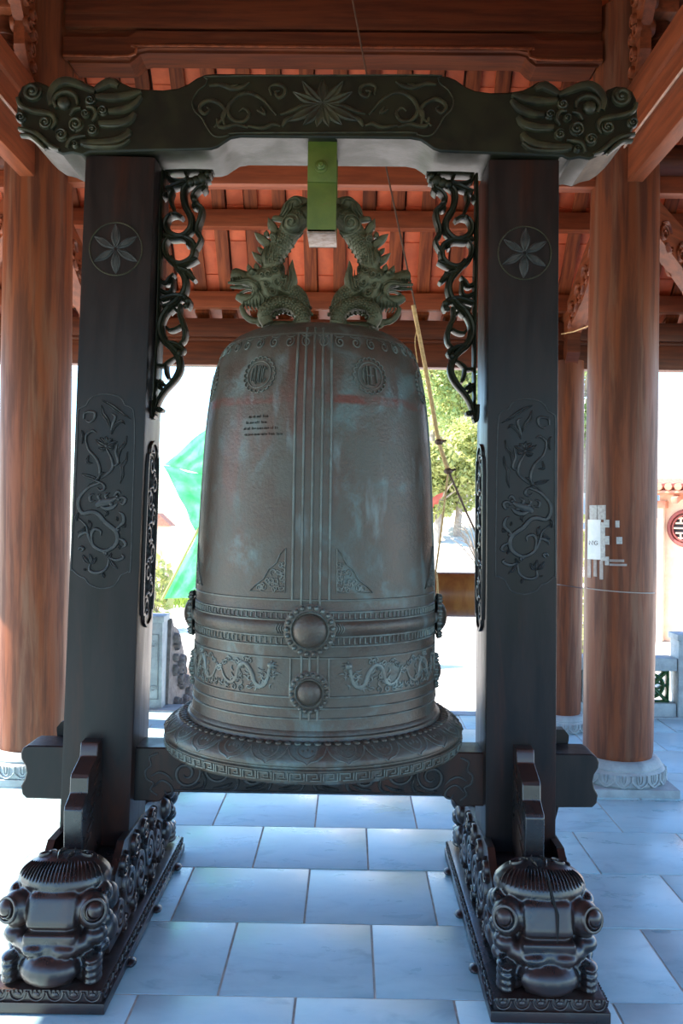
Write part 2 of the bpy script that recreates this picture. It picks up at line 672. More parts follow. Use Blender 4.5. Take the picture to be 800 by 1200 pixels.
g.add(gv, gf(False))
struct(g.build('ground', M_GROUND))
g2 = MB()
g2.add(gv, gf(True))
struct(g2.build('added_valley', M_ADDED_VALLEY))  # invented ground out of view, shaped to leave the front light cool

# ---- roof: four hipped slopes over the pavilion; rafters, purlins and tiles on the back slope
SL = 1.15
YO, ZO = 3.1, 2.97          # rafter underside at the outer column line


def rz(y):                  # underside of the rafters on the back slope
    return ZO + SL * (YO - y) if y <= YO else ZO - .22 * (y - YO)


sh = MB()
T = .06
E = 4.0


def ring(dist, z):
    return [(-dist, -dist, z), (dist, -dist, z), (dist, dist, z), (-dist, dist, z)]


rr = [ring(E, rz(E) + .085), ring(YO, ZO + .085), ring(1.0, rz(1.0) + .085)]
V = [p for r_ in rr for p in r_] + [(p[0], p[1], p[2] + T) for r_ in rr for p in r_]
F = []
for a in range(2):
    for k in range(4):
        q = (a * 4 + k, a * 4 + (k + 1) % 4, (a + 1) * 4 + (k + 1) % 4, (a + 1) * 4 + k)
        F.append(q)
        F.append(tuple(i + 12 for i in q[::-1]))
F.append((8, 9, 10, 11))
F.append((23, 22, 21, 20))
for k in range(4):
    F.append((k, (k + 1) % 4, 12 + (k + 1) % 4, 12 + k))
sh.add(V, F)
roof = struct(sh.build('ceiling', M_ROOF, sharp=10))

ang = math.atan(SL)
Ls = (YO - 1.45) / math.cos(ang)
raf = MB().box((0, 0, .014), (.088, Ls + .1, .028), bev=.003).mesh('rafter')
raf.materials.append(M_RAFTER)
til = MB().box((0, 0, 0), (.112, .262, .014), bev=.003).mesh('roof_tile')
til.materials.append(M_TILE)
RP = .2
ymid = (YO + 1.45) / 2
for i in range(-15, 16):
    x = i * RP + .04
    o = link('rafter', raf, None, roof, (x + random.uniform(-.012, .012), ymid, rz(ymid)))
    o.rotation_euler = (-ang, 0, random.uniform(-.006, .006))
    if abs(x + RP / 2) < 2.75:
        nrow = int(Ls / .25)
        for k in range(nrow):
            s_ = .14 + k * .25
            y = YO - s_ * math.cos(ang)
            z = ZO + s_ * math.sin(ang) + .034 / math.cos(ang)
            o = link('roof_tile', til, None, roof, (x + RP / 2 + random.uniform(-.004, .004), y, z))
            o.rotation_euler = (-ang + .03, 0, random.uniform(-.02, .02))
for y in (2.97, 2.58, 2.16):
    MB().box((0, y, rz(y) - .07), (6.4, .085, .115), bev=.006).build('purlin', M_PURLIN, roof)
# flat eave rafters beyond the outer columns
er = MB().box((0, 0, .03), (.095, .95, .055), bev=.004).mesh('eave_rafter')
er.materials.append(M_RAFTER)
for i in range(-17, 18):
    o = link('eave_rafter', er, None, roof, (i * RP + .04, 3.52, rz(3.52)))
    o.rotation_euler = (-math.atan(.22), 0, 0)

# ---- columns on carved stone bases
CX, CY = 1.70, 1.80
OY = 3.10


def column(x, y, r, h, zb, label, rb, plinth, group):
    t = thing('column', label, 'column', (x, y, 0), 0, group)
    prof = [(r * .965, zb - .005), (r * 1.0, zb + .03), (r * 1.03, zb + .8), (r * 1.02, h * .45), (r * .985, h * .75), (r * .95, h)]
    MB().lathe(prof, 40).build('shaft', M_COLUMN, t)
    b = MB()
    z0 = .045 if plinth else 0.0
    k = zb - z0
    prof = [(rb * .96, z0), (rb * 1.0, z0 + k * .1), (rb * 1.0, z0 + k * .5), (rb * .97, z0 + k * .6), (rb * .92, z0 + k * .66),
            (rb * .93, z0 + k * .72), (rb * .90, z0 + k * .82), (rb * .84, z0 + k * .95), (rb * .78, zb), (rb * .5, zb + .004)]
    b.lathe(prof, 48)
    base = b.build('stone_base', M_STONE, t)
    n = 18 if rb > .2 else 14
    pm = MB()

    def PM(a, bz, hh):
        q = (rb + hh)
        return Vector((q * math.cos(a / rb), q * math.sin(a / rb), bz))
    circ = 2 * PI * rb
    for i in range(n):
        a = circ * i / n
        w_ = circ / n * .5
        zt, zl = z0 + k * .56, z0 + k * .06
        pm.stroke(PM, [(a - w_, zt), (a - w_ * .95, z0 + k * .3), (a, zl), (a + w_ * .95, z0 + k * .3), (a + w_, zt)], .010, .009, taper=(1, 1, 1))
        pm.stroke(PM, [(a - w_ * .35, zt), (a - w_ * .3, z0 + k * .3), (a, z0 + k * .2), (a + w_ * .3, z0 + k * .3), (a + w_ * .35, zt)], .008, .007)
        pm.stroke(PM, [(a, zt), (a, z0 + k * .26)], .010, .008)
    stuff(pm.build('lotus_petals', M_STONE, base))
    if plinth:
        MB().box((0, 0, .0225), (plinth, plinth, .047), bev=.005).build('plinth_slab', M_STONE, t)
    return t


GC = 'wooden columns of the pavilion'
colR = column(CX, CY, .195, 4.45, .177, 'thick wooden column beside the right post with torn paper taped to it', .262, .53, GC)
colL = column(-CX, CY, .195, 4.45, .177, 'thick wooden column beside the left post with sunlit foot', .262, .53, GC)
ocR = column(1.70, OY, .125, 2.66, .116, 'thin wooden column between the right post and the papered column', .175, 0, GC)
ocL = column(-1.70, OY, .125, 2.66, .116, 'thin wooden column hidden behind the left post', .175, 0, GC)

# ---- beams
def beamX(name, label, segs, x0, x1, material, group='roof beams'):
    """horizontal beam along X from profile boxes (y, z0, z1, thickness)"""
    t = thing(name, label, 'beam', ((x0 + x1) / 2, segs[0][0], segs[0][1]), 0, group)
    for (nm, y, z0, z1, th) in [(s_[4], s_[0], s_[1], s_[2], s_[3]) for s_ in segs]:
        MB().box((0, y - segs[0][0], (z0 + z1) / 2 - segs[0][1]), (x1 - x0, th, z1 - z0), bev=min(.012, (z1 - z0) * .3)).build(nm, material, t)
    return t


beamX('eave_beam', 'long dark eave beam above the bright opening behind the bell',
      [(OY, 2.60, 2.78, .11, 'lower_board'), (OY, 2.775, 2.80, .14, 'fillet'), (OY, 2.80, 2.935, .17, 'upper_board')], -3.2, 3.2, M_BEAM)
beamX('tie_beam', 'orange tie beam between the thick columns just under the stand top',
      [(CY, 3.43, 3.60, .10, 'board'), (CY, 3.60, 3.64, .13, 'cap_fillet')], -CX + .16, CX - .16, M_PURLIN)
# big upper tie beam with arched underside
ub = thing('upper_tie_beam', 'massive moulded tie beam across the top above the bell stand', 'beam', (0, CY, 4.1), 0, 'roof beams')


def UM(a, b, h):
    return Vector((a, h, b))


half = [(1.52, .02), (1.50, .0), (1.16, .0), (1.13, .02), (1.10, .052), (1.06, .06)]
poly = [(x, z) for x, z in half] + [(-x, z) for x, z in half[::-1]] + [(-1.53, .04), (-1.53, .34), (1.53, .34), (1.53, .04)]
MB().prism(poly, UM, -.085, .085).build('beam_body', M_BEAM, ub, sharp=30)
roll = [(1.53, .015), (1.16, .015), (1.11, .062), (1.05, .075), (0, .075), (-1.05, .075), (-1.11, .062), (-1.16, .015), (-1.53, .015)]
rm = MB()
up = [(x, min(.17, z + .12)) for x, z in roll]
rp = roll + up[::-1]
rm.prism(rp, UM, -.115, -.07)
rm.build('lower_moulding', M_BEAM, ub, sharp=30)
MB().stroke(lambda a, b, h: Vector((a, -.114 - h, b)), [(x, z + .012) for x, z in roll], .016, .008, taper=(1, 1, 1), n=3).build('bead', M_BEAMY, ub)
MB().box((0, -.09, .30), (3.05, .05, .22), bev=.01).build('upper_board', M_BEAM, ub)
# side tie beams running towards the front of the pavilion
for sx in (-1, 1):
    t = thing('side_tie_beam', 'moulded side beam running forward from the %s thick column' % ('left' if sx < 0 else 'right'), 'beam',
              (sx * CX, -.1, 3.41), 0, 'roof beams')
    L_ = 3.45
    MB().box((0, 0, .10), (.085, L_, .20), bev=.008).build('lower_board', M_BEAMY, t)
    MB().box((0, 0, .225), (.12, L_, .06), bev=.012).build('fillet', M_BEAMY, t)
    MB().box((0, 0, .30), (.10, L_, .10), bev=.01).build('middle_board', M_BEAMY, t)
    MB().box((0, 0, .42), (.15, L_, .15), bev=.02).build('upper_board', M_BEAMY, t)
    for s2 in (-1, 1):
        MB().box((s2 * .062, 0, .196), (.008, L_, .010)).build('pale_edge', M_CHALK, t)
# beams running outwards from the thick columns
for sx in (-1, 1):
    t = thing('aisle_beam', 'rounded aisle beam going outwards from the %s thick column' % ('left' if sx < 0 else 'right'), 'beam',
              (sx * 2.4, CY, 3.40), 0, 'roof beams')
    MB().box((0, 0, .05), (1.1, .09, .10), bev=.008).build('lower_board', M_PURLIN, t)
    q = MB()
    q.tube([(-.55, 0, .19), (.55, 0, .19)], .10, 16)
    q.build('round_log', M_BEAM, t)


# ---- sloping eave brackets between inner and outer columns, carved below
def slope_bracket(x, y, rotz, length, label):
    t = thing('eave_bracket', label, 'bracket', (x, y, 0), rotz, 'carved eave brackets')

    def BM(a, b, h):
        return Vector((h, a, b))
    k = .62 / length * 1.0
    z0 = 3.50
    dz = -.60
    poly = [(0.12, z0), (0.12, z0 - .20), (length * .35, z0 - .20 + dz * .30), (length * .55, z0 - .26 + dz * .45), (length * .78, z0 - .20 + dz * .72),
            (length, z0 - .12 + dz * .98), (length + .35, z0 - .08 + dz * 1.15), (length + .38, z0 + .02 + dz * 1.12), (length, z0 + .04 + dz * .95), (length * .5, z0 + .07 + dz * .45)]
    MB().prism(poly, BM, -.05, .05).build('bracket_board', M_BEAMY, t, sharp=25)
    cv = MB()
    for s_ in (-1, 1):
        def CM(a, b, h, s_=s_):
            return Vector((s_ * (.05 + h), a, b))
        for i in range(5):
            a = length * (.22 + .13 * i)
            b = z0 - .12 + dz * (.2 + .13 * i)
            cv.stroke(CM, spiral(a, b, .055, .012, i * 1.3, 1.4), .022, .018)
            cv.stroke(CM, [(a + .03, b - .05), (a + .08, b - .09), (a + .11, b - .06)], .03, .02, prof=LEAF)
            cv.stroke(CM, [(a - .02, b + .06), (a + .05, b + .07), (a + .1, b + .02)], .025, .016, prof=LEAF)
    stuff(cv.build('carving', M_BEAMY, t))
    hp = MB()
    hp.prism([(length - .18, 2.98), (length - .18, 2.70), (length - .10, 2.62), (length - .04, 2.62), (length - .04, 3.0)], BM, -.045, .045)
    hp.build('hanging_block', M_BEAM, t, sharp=25)
    return t


for sx in (-1, 1):
    nm = 'left' if sx < 0 else 'right'
    slope_bracket(sx * CX, CY, 0, OY - CY, 'carved sloping bracket from the %s thick column back to the eave' % nm)
    slope_bracket(sx * CX, CY, -sx * PI / 4, (OY - CY) * 1.35, 'carved diagonal corner bracket behind the %s thick column' % nm)


# ---- carved corbels on the fronts of the thick columns near the top
def corbel(sx):
    t = thing('column_corbel', 'carved corbel high on the %s thick column under the roof' % ('left' if sx < 0 else 'right'), 'bracket',
              (sx * CX, CY - .19, 3.9), 0, 'carved corbels')

    def KM(a, b, h):
        return Vector((sx * h, a, b))
    c = MB()
    c.prism([(0.03, 0), (-.05, .02), (-.08, .10), (-.14, .18), (-.15, .30), (-.24, .42), (-.28, .62), (0.03, .62)], KM, -.03, .03)
    c.build('corbel_board', M_BEAMY, t, sharp=25)
    d = MB()
    for s_ in (-1, 1):
        def CM(a, b, h, s_=s_):
            return Vector((s_ * (.03 + h), a, b))
        for (a, b, r) in ((-.03, .10, .035), (-.06, .19, .04), (-.03, .28, .04), (-.11, .30, .045), (-.05, .38, .04), (-.15, .42, .05), (-.07, .50, .05), (-.18, .53, .05)):
            d.stroke(CM, spiral(a, b, r, .008, a * 40, 1.5), .022, .025)
    stuff(d.build('carving', M_BEAMY, t))
    e = MB()
    e.lathe([(.02, .02), (.05, .05), (.068, .12), (.066, .2), (.07, .205), (.07, .22), (.064, .225), (.064, .26), (.068, .265), (.068, .28), (.060, .29), (.058, .36)], 20, (sx * .11, -.03, 0))
    e.build('turned_drop', M_BEAM, t)
    MB().box((sx * .09, -.04, .44), (.17, .24, .15), bev=.015).build('bearing_block', M_BEAMY, t)
    return t


corbel(-1)
corbel(1)

# ================================================================== BELL STAND
stand = thing('bell_stand', 'dark lacquered timber bell stand with carved posts, dragon beam and beast-head feet', 'bell stand')
PXL, PXR = -.777, .764
ZB = .33                       # bottom of the posts
PH = 2.83 - ZB
HW, HD = .1275, .13


def make_post(x, roty):
    o = MB().box((0, 0, PH / 2), (2 * HW, 2 * HD, PH), bev=.010).build('post', M_LAC, stand, (x, 0, ZB))
    o.rotation_euler = (0, roty, 0)
    return o


postL = make_post(PXL, .026)
postR = make_post(PXR, -.0075)
PLM = Matrix.Translation((PXL, 0, ZB)) @ Matrix.Rotation(.026, 4, 'Y')
PLI = PLM.inverted()


def post_plane(mirror):
    def M(x, y, h):
        q = PLI @ at(x, y, 3.3 - HD)
        return Vector((-q.x if mirror else q.x, -HD - h, q.z))
    return M


def Z3(pts):                   # traced on an enlarged crop of the left post
    return [(60 + a / 3.75, 440 + b / 3.75) for a, b in pts]


FRAME = [(190, 88), (240, 80), (290, 90), (312, 108), (322, 128), (345, 138), (362, 165), (364, 300), (356, 560), (347, 840), (335, 862), (305, 878), (292, 900),
         (270, 926), (215, 936), (165, 918), (145, 893), (118, 880), (92, 855), (84, 830), (98, 560), (110, 300), (114, 165), (126, 142), (150, 130), (162, 108)]
PANEL = [
    ([(215, 470), (165, 490), (125, 530), (116, 570), (135, 605), (175, 600), (205, 610), (235, 645), (278, 680), (290, 715), (275, 750), (230, 772), (185, 750), (160, 705), (150, 660), (118, 628)], 20, 1),
    ([(150, 292), (152, 262), (178, 242), (196, 250)], 12, 1),
    ([(150, 285), (162, 325), (198, 368), (212, 415), (202, 450), (160, 480)], 12, 1),
    ([(162, 350), (155, 380), (180, 385)], 12, 2),
    ([(240, 320), (262, 362), (268, 405), (240, 435), (215, 455)], 12, 1),
    ([(268, 400), (292, 382), (282, 335), (290, 300)], 12, 1),
    ([(330, 265), (322, 300), (300, 325), (290, 370), (302, 385)], 14, 2),
    ([(334, 335), (326, 375), (310, 400), (312, 440), (302, 475)], 14, 2),
    ([(218, 108), (260, 130), (300, 160), (350, 192)], 16, 2),
    ([(218, 130), (225, 165), (245, 195), (262, 235)], 16, 2),
    ([(262, 240), (268, 215), (280, 180), (262, 165)], 12, 1),
    ([(262, 258), (275, 225), (305, 200), (322, 215)], 14, 2),
    ([(140, 190), (145, 165), (170, 158), (190, 165), (186, 190), (165, 205), (150, 195)], 12, 1),
    ([(130, 240), (138, 265), (132, 300)], 10, 2),
    ([(240, 310), (215, 300), (192, 280)], 18, 2), ([(240, 308), (225, 285), (212, 272)], 16, 2), ([(240, 306), (240, 285), (238, 265)], 16, 2),
    ([(242, 306), (255, 285), (268, 278)], 16, 2), ([(242, 310), (265, 298), (290, 290)], 18, 2), ([(240, 315), (222, 325), (205, 318)], 16, 2), ([(242, 315), (262, 318), (275, 310)], 16, 2),
    ([(215, 470), (185, 450), (150, 440), (130, 430)], 14, 2), ([(205, 462), (210, 435), (235, 425)], 12, 2),
    ([(190, 460), (225, 475), (232, 495), (215, 505), (200, 492)], 12, 1),
    ([(195, 575), (215, 560), (250, 552), (285, 538)], 34, 1),
    ([(215, 575), (240, 585), (270, 578), (290, 560)], 20, 1),
    ([(210, 545), (205, 530), (215, 520)], 12, 1), ([(240, 545), (238, 525), (255, 515)], 12, 1), ([(275, 530), (290, 510), (305, 520)], 14, 1),
    ([(285, 545), (310, 535), (325, 545), (315, 565), (300, 560)], 14, 1),
    ([(230, 590), (245, 605), (235, 620)], 10, 2),
    ([(185, 520), (168, 530), (170, 550), (190, 548)], 12, 1),
    ([(278, 680), (300, 660), (318, 640), (312, 610), (295, 600)], 16, 1), ([(300, 660), (320, 665), (325, 650)], 10, 2), ([(290, 640), (285, 620)], 10, 2),
    ([(290, 715), (315, 725), (325, 745), (310, 755)], 14, 1), ([(290, 740), (300, 765)], 12, 2),
    ([(150, 660), (138, 680), (112, 690)], 14, 2), ([(165, 700), (150, 690), (125, 700), (118, 715)], 14, 1),
    ([(180, 745), (175, 700), (190, 675), (215, 685), (215, 705)], 14, 1), ([(165, 680), (168, 655), (160, 635)], 14, 2),
    ([(110, 640), (108, 620), (120, 600)], 12, 2),
    ([(118, 765), (128, 755), (140, 762), (130, 775)], 12, 1),
    ([(135, 790), (150, 815), (168, 825)], 16, 2), ([(165, 785), (172, 810), (170, 830)], 16, 2), ([(195, 800), (185, 818), (172, 830)], 14, 2),
    ([(168, 830), (165, 855), (190, 868), (222, 862), (245, 840), (252, 800)], 13, 1),
    ([(222, 862), (228, 880), (232, 890)], 12, 2), ([(252, 800), (268, 830), (290, 850)], 15, 2), ([(252, 800), (285, 812), (315, 800), (308, 785)], 14, 1),
    ([(262, 780), (255, 795), (240, 800)], 12, 2), ([(225, 780), (235, 775), (240, 785), (230, 790)], 10, 1),
    ([(150, 858), (140, 850)], 8, 2),
]
for post, mir in ((postL, False), (postR, True)):
    M = post_plane(mir)
    fr = MB()
    fr.stroke(M, Z3(FRAME), 1.6, .0032, closed=True, n=3, prof=RELIEF)
    fp = fr.build('panel_frame', M_LACR, post)
    cv = MB()
    for pts, wd, kind in PANEL:
        cv.stroke(M, Z3(pts), wd / 3.75 * 1.2, .0085, n=4, prof=LEAF if kind == 2 else RELIEF, taper=(.5, 1, .25) if kind == 1 else (.35, 1.1, .1))
    for a, b, r in ((214, 547, 8), (240, 535, 8), (262, 565, 9), (288, 530, 7), (295, 545, 6), (240, 308, 7), (292, 678, 8), (233, 778, 8)):
        cv.dome(M, 60 + a / 3.75, 440 + b / 3.75, r / 3.75 * 1.2, .009)
    stuff(cv.build('carved_dragon_panel', M_LACR, post))
    # round six-petalled flower
    fl = MB()
    cxp, cyp, R = 135.0, 291.0, 31.0
    fl.stroke(M, [(cxp + R * math.cos(2 * PI * i / 40), cyp + R * math.sin(2 * PI * i / 40)) for i in range(40)], 1.5, .004, closed=True, n=1)
    fl.build('medallion_ring', M_LACGR, post)
    ft = MB()
    for k in range(6):
        a = PI / 2 + k * PI / 3
        ca, sa = math.cos(a), math.sin(a)
        big = k % 3 == 0
        wd = 12 if big else 10
        p0, p1, p2 = (cxp + 2 * ca, cyp + 2 * sa), (cxp + 15 * ca, cyp + 15 * sa), (cxp + 29.5 * ca, cyp + 29.5 * sa)
        ft.stroke(M, [p0, p1, p2], wd, .0055, n=6, prof=LEAF, taper=(.2, 1, .04))
        for s_ in (-.22, .22):
            q = [(cxp + 4 * math.cos(a), cyp + 4 * math.sin(a)), (cxp + 14 * math.cos(a + s_), cyp + 14 * math.sin(a + s_)), (cxp + 26 * math.cos(a + s_ * .3), cyp + 26 * math.sin(a + s_ * .3))]
            ft.stroke(M, q, 1.2, .0075, n=5, taper=(.4, 1, .2))
    ft.build('medallion_flower', M_LACR, post)
    # dark pierced panel on the inner face
    sx = -1 if mir else 1

    def SM(a, b, h, sx=sx):
        return Vector((sx * (HW + h), a, b))
    z0, z1 = 1.117 - ZB, 1.806 - ZB
    yy0, yy1 = -.085, .085
    outl = [(yy0, z0 + .10), (yy0 + .03, z0 + .05), (yy0 + .035, z0 + .02), (0, z0), (yy1 - .035, z0 + .02), (yy1 - .03, z0 + .05), (yy1, z0 + .10),
            (yy1, z1 - .10), (yy1 - .03, z1 - .05), (yy1 - .035, z1 - .02), (0, z1), (yy0 + .035, z1 - .02), (yy0 + .03, z1 - .05), (yy0, z1 - .10)]
    sp = MB()
    sp.stroke(SM, outl, .014, .011, closed=True, n=3, prof=FLATP)
    sp.prism(cr([Vector(p) for p in outl], 2, True), SM, -.002, .004)
    pn = sp.build('side_panel', M_LAC, post, sharp=30)
    sc = MB()
    for i in range(9):
        b = z0 + .075 + i * .066
        s_ = 1 if i % 2 else -1
        sc.stroke(SM, spiral(.030 * s_, b, .040, .008, i * 1.1, 1.5, sgn=s_), .018, .012)
        sc.stroke(SM, [(-.06 * s_, b - .03), (-.035 * s_, b + .01), (-.055 * s_, b + .05)], .020, .012, prof=LEAF)
        sc.stroke(SM, [(-.02 * s_, b + .03), (0, b + .05), (.04 * s_, b + .045)], .016, .012)
    stuff(sc.build('side_carving', M_LACR, post))

# ---- top beam -----------------------------------------------------------
BF, BB = -.15, .115            # front and back face of the beam
BXC = .030
TD = 3.3 + BF


def beam_xy(x, y):
    q = at(x, y, TD)
    return q.x - BXC, q.z


def TM(mirror):
    def M(x, y, h):
        a, b = beam_xy(x, y)
        return Vector(((-a if mirror else a), BF - h, b))
    return M


top = [(18, 120), (19, 109), (24, 99), (33, 94), (43, 93), (53, 97), (60, 103), (66, 98), (75, 92), (86, 91), (99, 95), (110, 100), (116, 94), (122, 89), (128, 88),
       (135, 90), (142, 95), (152, 100), (168, 103), (190, 104), (208, 102), (220, 97), (230, 90), (240, 86), (252, 85)]
bot = [(282, 160), (270, 162), (262, 167), (255, 172), (247, 174.5), (230, 175), (104, 177), (96, 181), (84, 178), (72, 180), (62, 175), (50, 172), (40, 165), (31, 156), (24, 147), (20, 138), (17.5, 130)]
lh = [beam_xy(*p) for p in top]
lb = [beam_xy(*p) for p in bot]
zt = max(p[1] for p in lh)
outline = lh + [(-a, b) for a, b in lh[::-1]] + [(-a, b) for a, b in lb[::-1]] + lb
tb = MB()
tb.prism(outline, lambda a, b, h: Vector((a, h, b)), BF, BB)
tm = tb.mesh('top_beam', 30)
topbeam = link('top_beam', tm, M_LACG, stand, (BXC, 0, 0))
bv = topbeam.modifiers.new('bevel', 'BEVEL')
bv.width = .007
bv.segments = 2
bv.limit_method = 'ANGLE'
bv.angle_limit = math.radians(40)


def Z6(p):
    return [(10 + a / 4.444, 80 + b / 4.444) for a, b in p]


HEADC = [(122, 118, 52), (350, 290, 40), (275, 345, 34), (425, 165, 30), (400, 235, 24), (490, 220, 27), (436, 322, 30), (190, 280, 36), (62, 252, 28), (345, 395, 20)]
HEADS = [
    ([(45, 150), (60, 190), (110, 215), (180, 228), (228, 245), (240, 280), (222, 315)], 26),
    ([(222, 190), (215, 140), (245, 85), (300, 62), (370, 82), (450, 118)], 40),
    ([(248, 205), (235, 165), (262, 130), (310, 122), (350, 145), (358, 185)], 24),
    ([(450, 110), (490, 85), (530, 70), (570, 90)], 40),
    ([(455, 145), (540, 150), (620, 140), (690, 120)], 38),
    ([(520, 222), (590, 215), (650, 190), (690, 145)], 34),
    ([(470, 285), (560, 285), (625, 270), (655, 232)], 36),
    ([(480, 300), (560, 303), (620, 290)], 14),
    ([(375, 385), (470, 385), (560, 375), (615, 345), (628, 318)], 38),
    ([(390, 400), (480, 408), (580, 402), (630, 370)], 22),
    ([(50, 310), (110, 325), (160, 350), (215, 400), (260, 420)], 26),
    ([(60, 345), (110, 350), (150, 380), (190, 420)], 22),
    ([(300, 410), (320, 370), (360, 355), (400, 350)], 24),
    ([(405, 200), (440, 205), (455, 240), (435, 275)], 22),
    ([(320, 245), (340, 215), (375, 205)], 20),
]
for mir in (False, True):
    M = TM(mir)
    h = MB()
    for pts, wd in HEADS:
        h.stroke(M, Z6(pts), wd / 4.444 * 1.35, .017, n=4, taper=(.7, 1, .55))
    for i, (a, b, r) in enumerate(HEADC):
        c = Z6([(a, b)])[0]
        rr_ = r / 4.444
        h.dome(M, c[0], c[1], rr_ * 1.05, .010)
        h.stroke(M, spiral(c[0], c[1], rr_ * .9, rr_ * .3, i * 1.7, 1.35), rr_ * .55, .018, n=1, taper=(.5, 1, .7))
        h.dome(M, c[0], c[1], rr_ * .32, .02)
    c = Z6([(285, 178)])[0]
    h.dome(M, c[0], c[1], 8.5, .022)
    stuff(h.build('dragon_head_carving', M_LACGR, topbeam))
# carved lotus panel in the middle of the beam


def Z4(p):
    return [(200 + a / 2.222, 80 + b / 2.222) for a, b in p]


pc = beam_xy(378, 124)
XM = 378.0
PF = [(395, 19), (110, 20), (96, 28), (90, 42), (70, 58), (56, 85), (62, 110), (80, 128), (92, 150), (108, 172), (126, 178), (150, 174), (172, 168), (395, 168)]
HALF = [
    ([(275, 122), (240, 82), (200, 64), (165, 78), (148, 108), (162, 135), (190, 138), (204, 118), (190, 104), (178, 112)], 8),
    ([(112, 152), (136, 130), (142, 112), (128, 92), (102, 82), (80, 92), (76, 108), (88, 118), (100, 108), (94, 100)], 8),
    ([(100, 44), (130, 42), (160, 52), (185, 48), (205, 36)], 9), ([(150, 50), (175, 42)], 8),
    ([(262, 70), (258, 50), (275, 42), (296, 50), (296, 68), (280, 76), (272, 62), (284, 58)], 7),
    ([(120, 130), (125, 150), (145, 152), (170, 146), (200, 154)], 8), ([(200, 150), (240, 155), (265, 145), (285, 150)], 8),
    ([(225, 108), (245, 118), (235, 100)], 7), ([(285, 120), (310, 112), (345, 98), (380, 94)], 8),
    ([(150, 100), (135, 120), (140, 150)], 8), ([(290, 152), (300, 135), (320, 125)], 9),
]
PET = [(318, 62, 15), (342, 34, 15), (396, 28, 17), (300, 138, 17), (345, 148, 17), (380, 152, 15)]
M0 = TM(False)
xc_local = beam_xy(378, 124)[0]


def CMm(mirror):
    def M(x, y, h):
        xx = 2 * XM - x if mirror else x
        return M0(xx, y, h)
    return M


cpan = MB()
for mir in (False, True):
    M = CMm(mir)
    sh_ = [(x - (378 - (200 + 395 / 2.222)) * 0, y) for x, y in Z4(PF)]
    cpan.stroke(M, sh_, 1.8, .006, n=3, taper=(1, 1, 1))
    for pts, wd in HALF:
        cpan.stroke(M, Z4(pts), wd / 2.222 * 1.45, .008, n=4, taper=(.5, 1, .4))
    for (a, b, wd) in PET:
        p2 = Z4([(395, 92), ((395 + a) / 2, (92 + b) / 2 + (4 if b < 90 else 2)), (a, b)])
        cpan.stroke(M, p2, wd / 2.222 * 1.8, .008, n=5, prof=LEAF, taper=(.3, 1, .06))
stuff(cpan.build('carved_lotus_panel', M_LACGR, topbeam))


# ---- openwork brackets under the beam ----------------------------------
def Z7(p):
    return [(70 + a / 3.637, 170 + (b + max(0, 190 - b) * .36) / 3.637) for a, b in p]


FRETS = [
    ([(452, 74), (550, 72), (655, 74)], 14), ([(442, 70), (432, 300), (425, 600), (415, 900), (402, 1150)], 16),
    ([(458, 80), (462, 112), (485, 132), (525, 136), (545, 118), (535, 82)], 18), ([(600, 80), (612, 100), (640, 118)], 18), ([(635, 78), (640, 95), (610, 110)], 20),
    ([(640, 118), (600, 135), (555, 140), (520, 150), (490, 170), (452, 188)], 30),
    ([(590, 130), (545, 165), (528, 205), (535, 260), (560, 310), (560, 355), (530, 388), (495, 392), (462, 372), (452, 338), (468, 305), (498, 298), (524, 312)], 28),
    ([(620, 150), (612, 175), (590, 190), (570, 220), (585, 255), (605, 275), (602, 310), (590, 345), (588, 375), (602, 400), (590, 430), (570, 460)], 24),
    ([(585, 240), (570, 262), (585, 272)], 14), ([(610, 170), (625, 185), (610, 205)], 14),
    ([(455, 190), (480, 195), (472, 225), (478, 255), (492, 290)], 18), ([(455, 205), (440, 230)], 14),
    ([(445, 385), (480, 400), (520, 398), (560, 412), (575, 445), (562, 485), (520, 508), (480, 498), (452, 465), (448, 425), (468, 395)], 26),
    ([(520, 400), (545, 415), (545, 435)], 16),
    ([(470, 480), (500, 520), (528, 555), (538, 595), (528, 635), (500, 665), (462, 700), (436, 745), (430, 790), (448, 835), (485, 870), (508, 910), (512, 955), (490, 1000), (450, 1045), (422, 1090), (405, 1145)], 30),
    ([(500, 515), (545, 505), (590, 488)], 24), ([(505, 530), (545, 545), (578, 580)], 26), ([(520, 545), (560, 535)], 16),
    ([(432, 580), (455, 590), (470, 570), (488, 550)], 20), ([(430, 620), (455, 632), (478, 622), (485, 570)], 18), ([(432, 660), (465, 650), (505, 645), (545, 665), (550, 690)], 26),
    ([(440, 690), (475, 680), (510, 660)], 22), ([(530, 640), (555, 670), (548, 700)], 18),
    ([(515, 680), (512, 720), (525, 760), (535, 800), (528, 835), (505, 855)], 22), ([(510, 720), (490, 700), (470, 720)], 12),
    ([(520, 770), (495, 785), (468, 790), (455, 775)], 16), ([(455, 840), (495, 850), (525, 870), (520, 890)], 22), ([(470, 860), (505, 890), (512, 930)], 24),
    ([(418, 940), (445, 942), (465, 925), (495, 905)], 18), ([(455, 935), (455, 970), (465, 1000)], 16), ([(412, 1005), (432, 1015), (450, 1025)], 18),
    ([(432, 1000), (425, 1030), (440, 1045)], 16), ([(400, 1125), (425, 1128), (442, 1132)], 22), ([(395, 1090), (398, 1150), (408, 1160)], 26),
]
LOBES = [(610, 125, 24), (585, 140, 22), (560, 150, 20), (632, 100, 14), (548, 668, 16), (512, 890, 16), (540, 690, 12), (575, 240, 12), (478, 300, 10), (432, 1130, 12)]
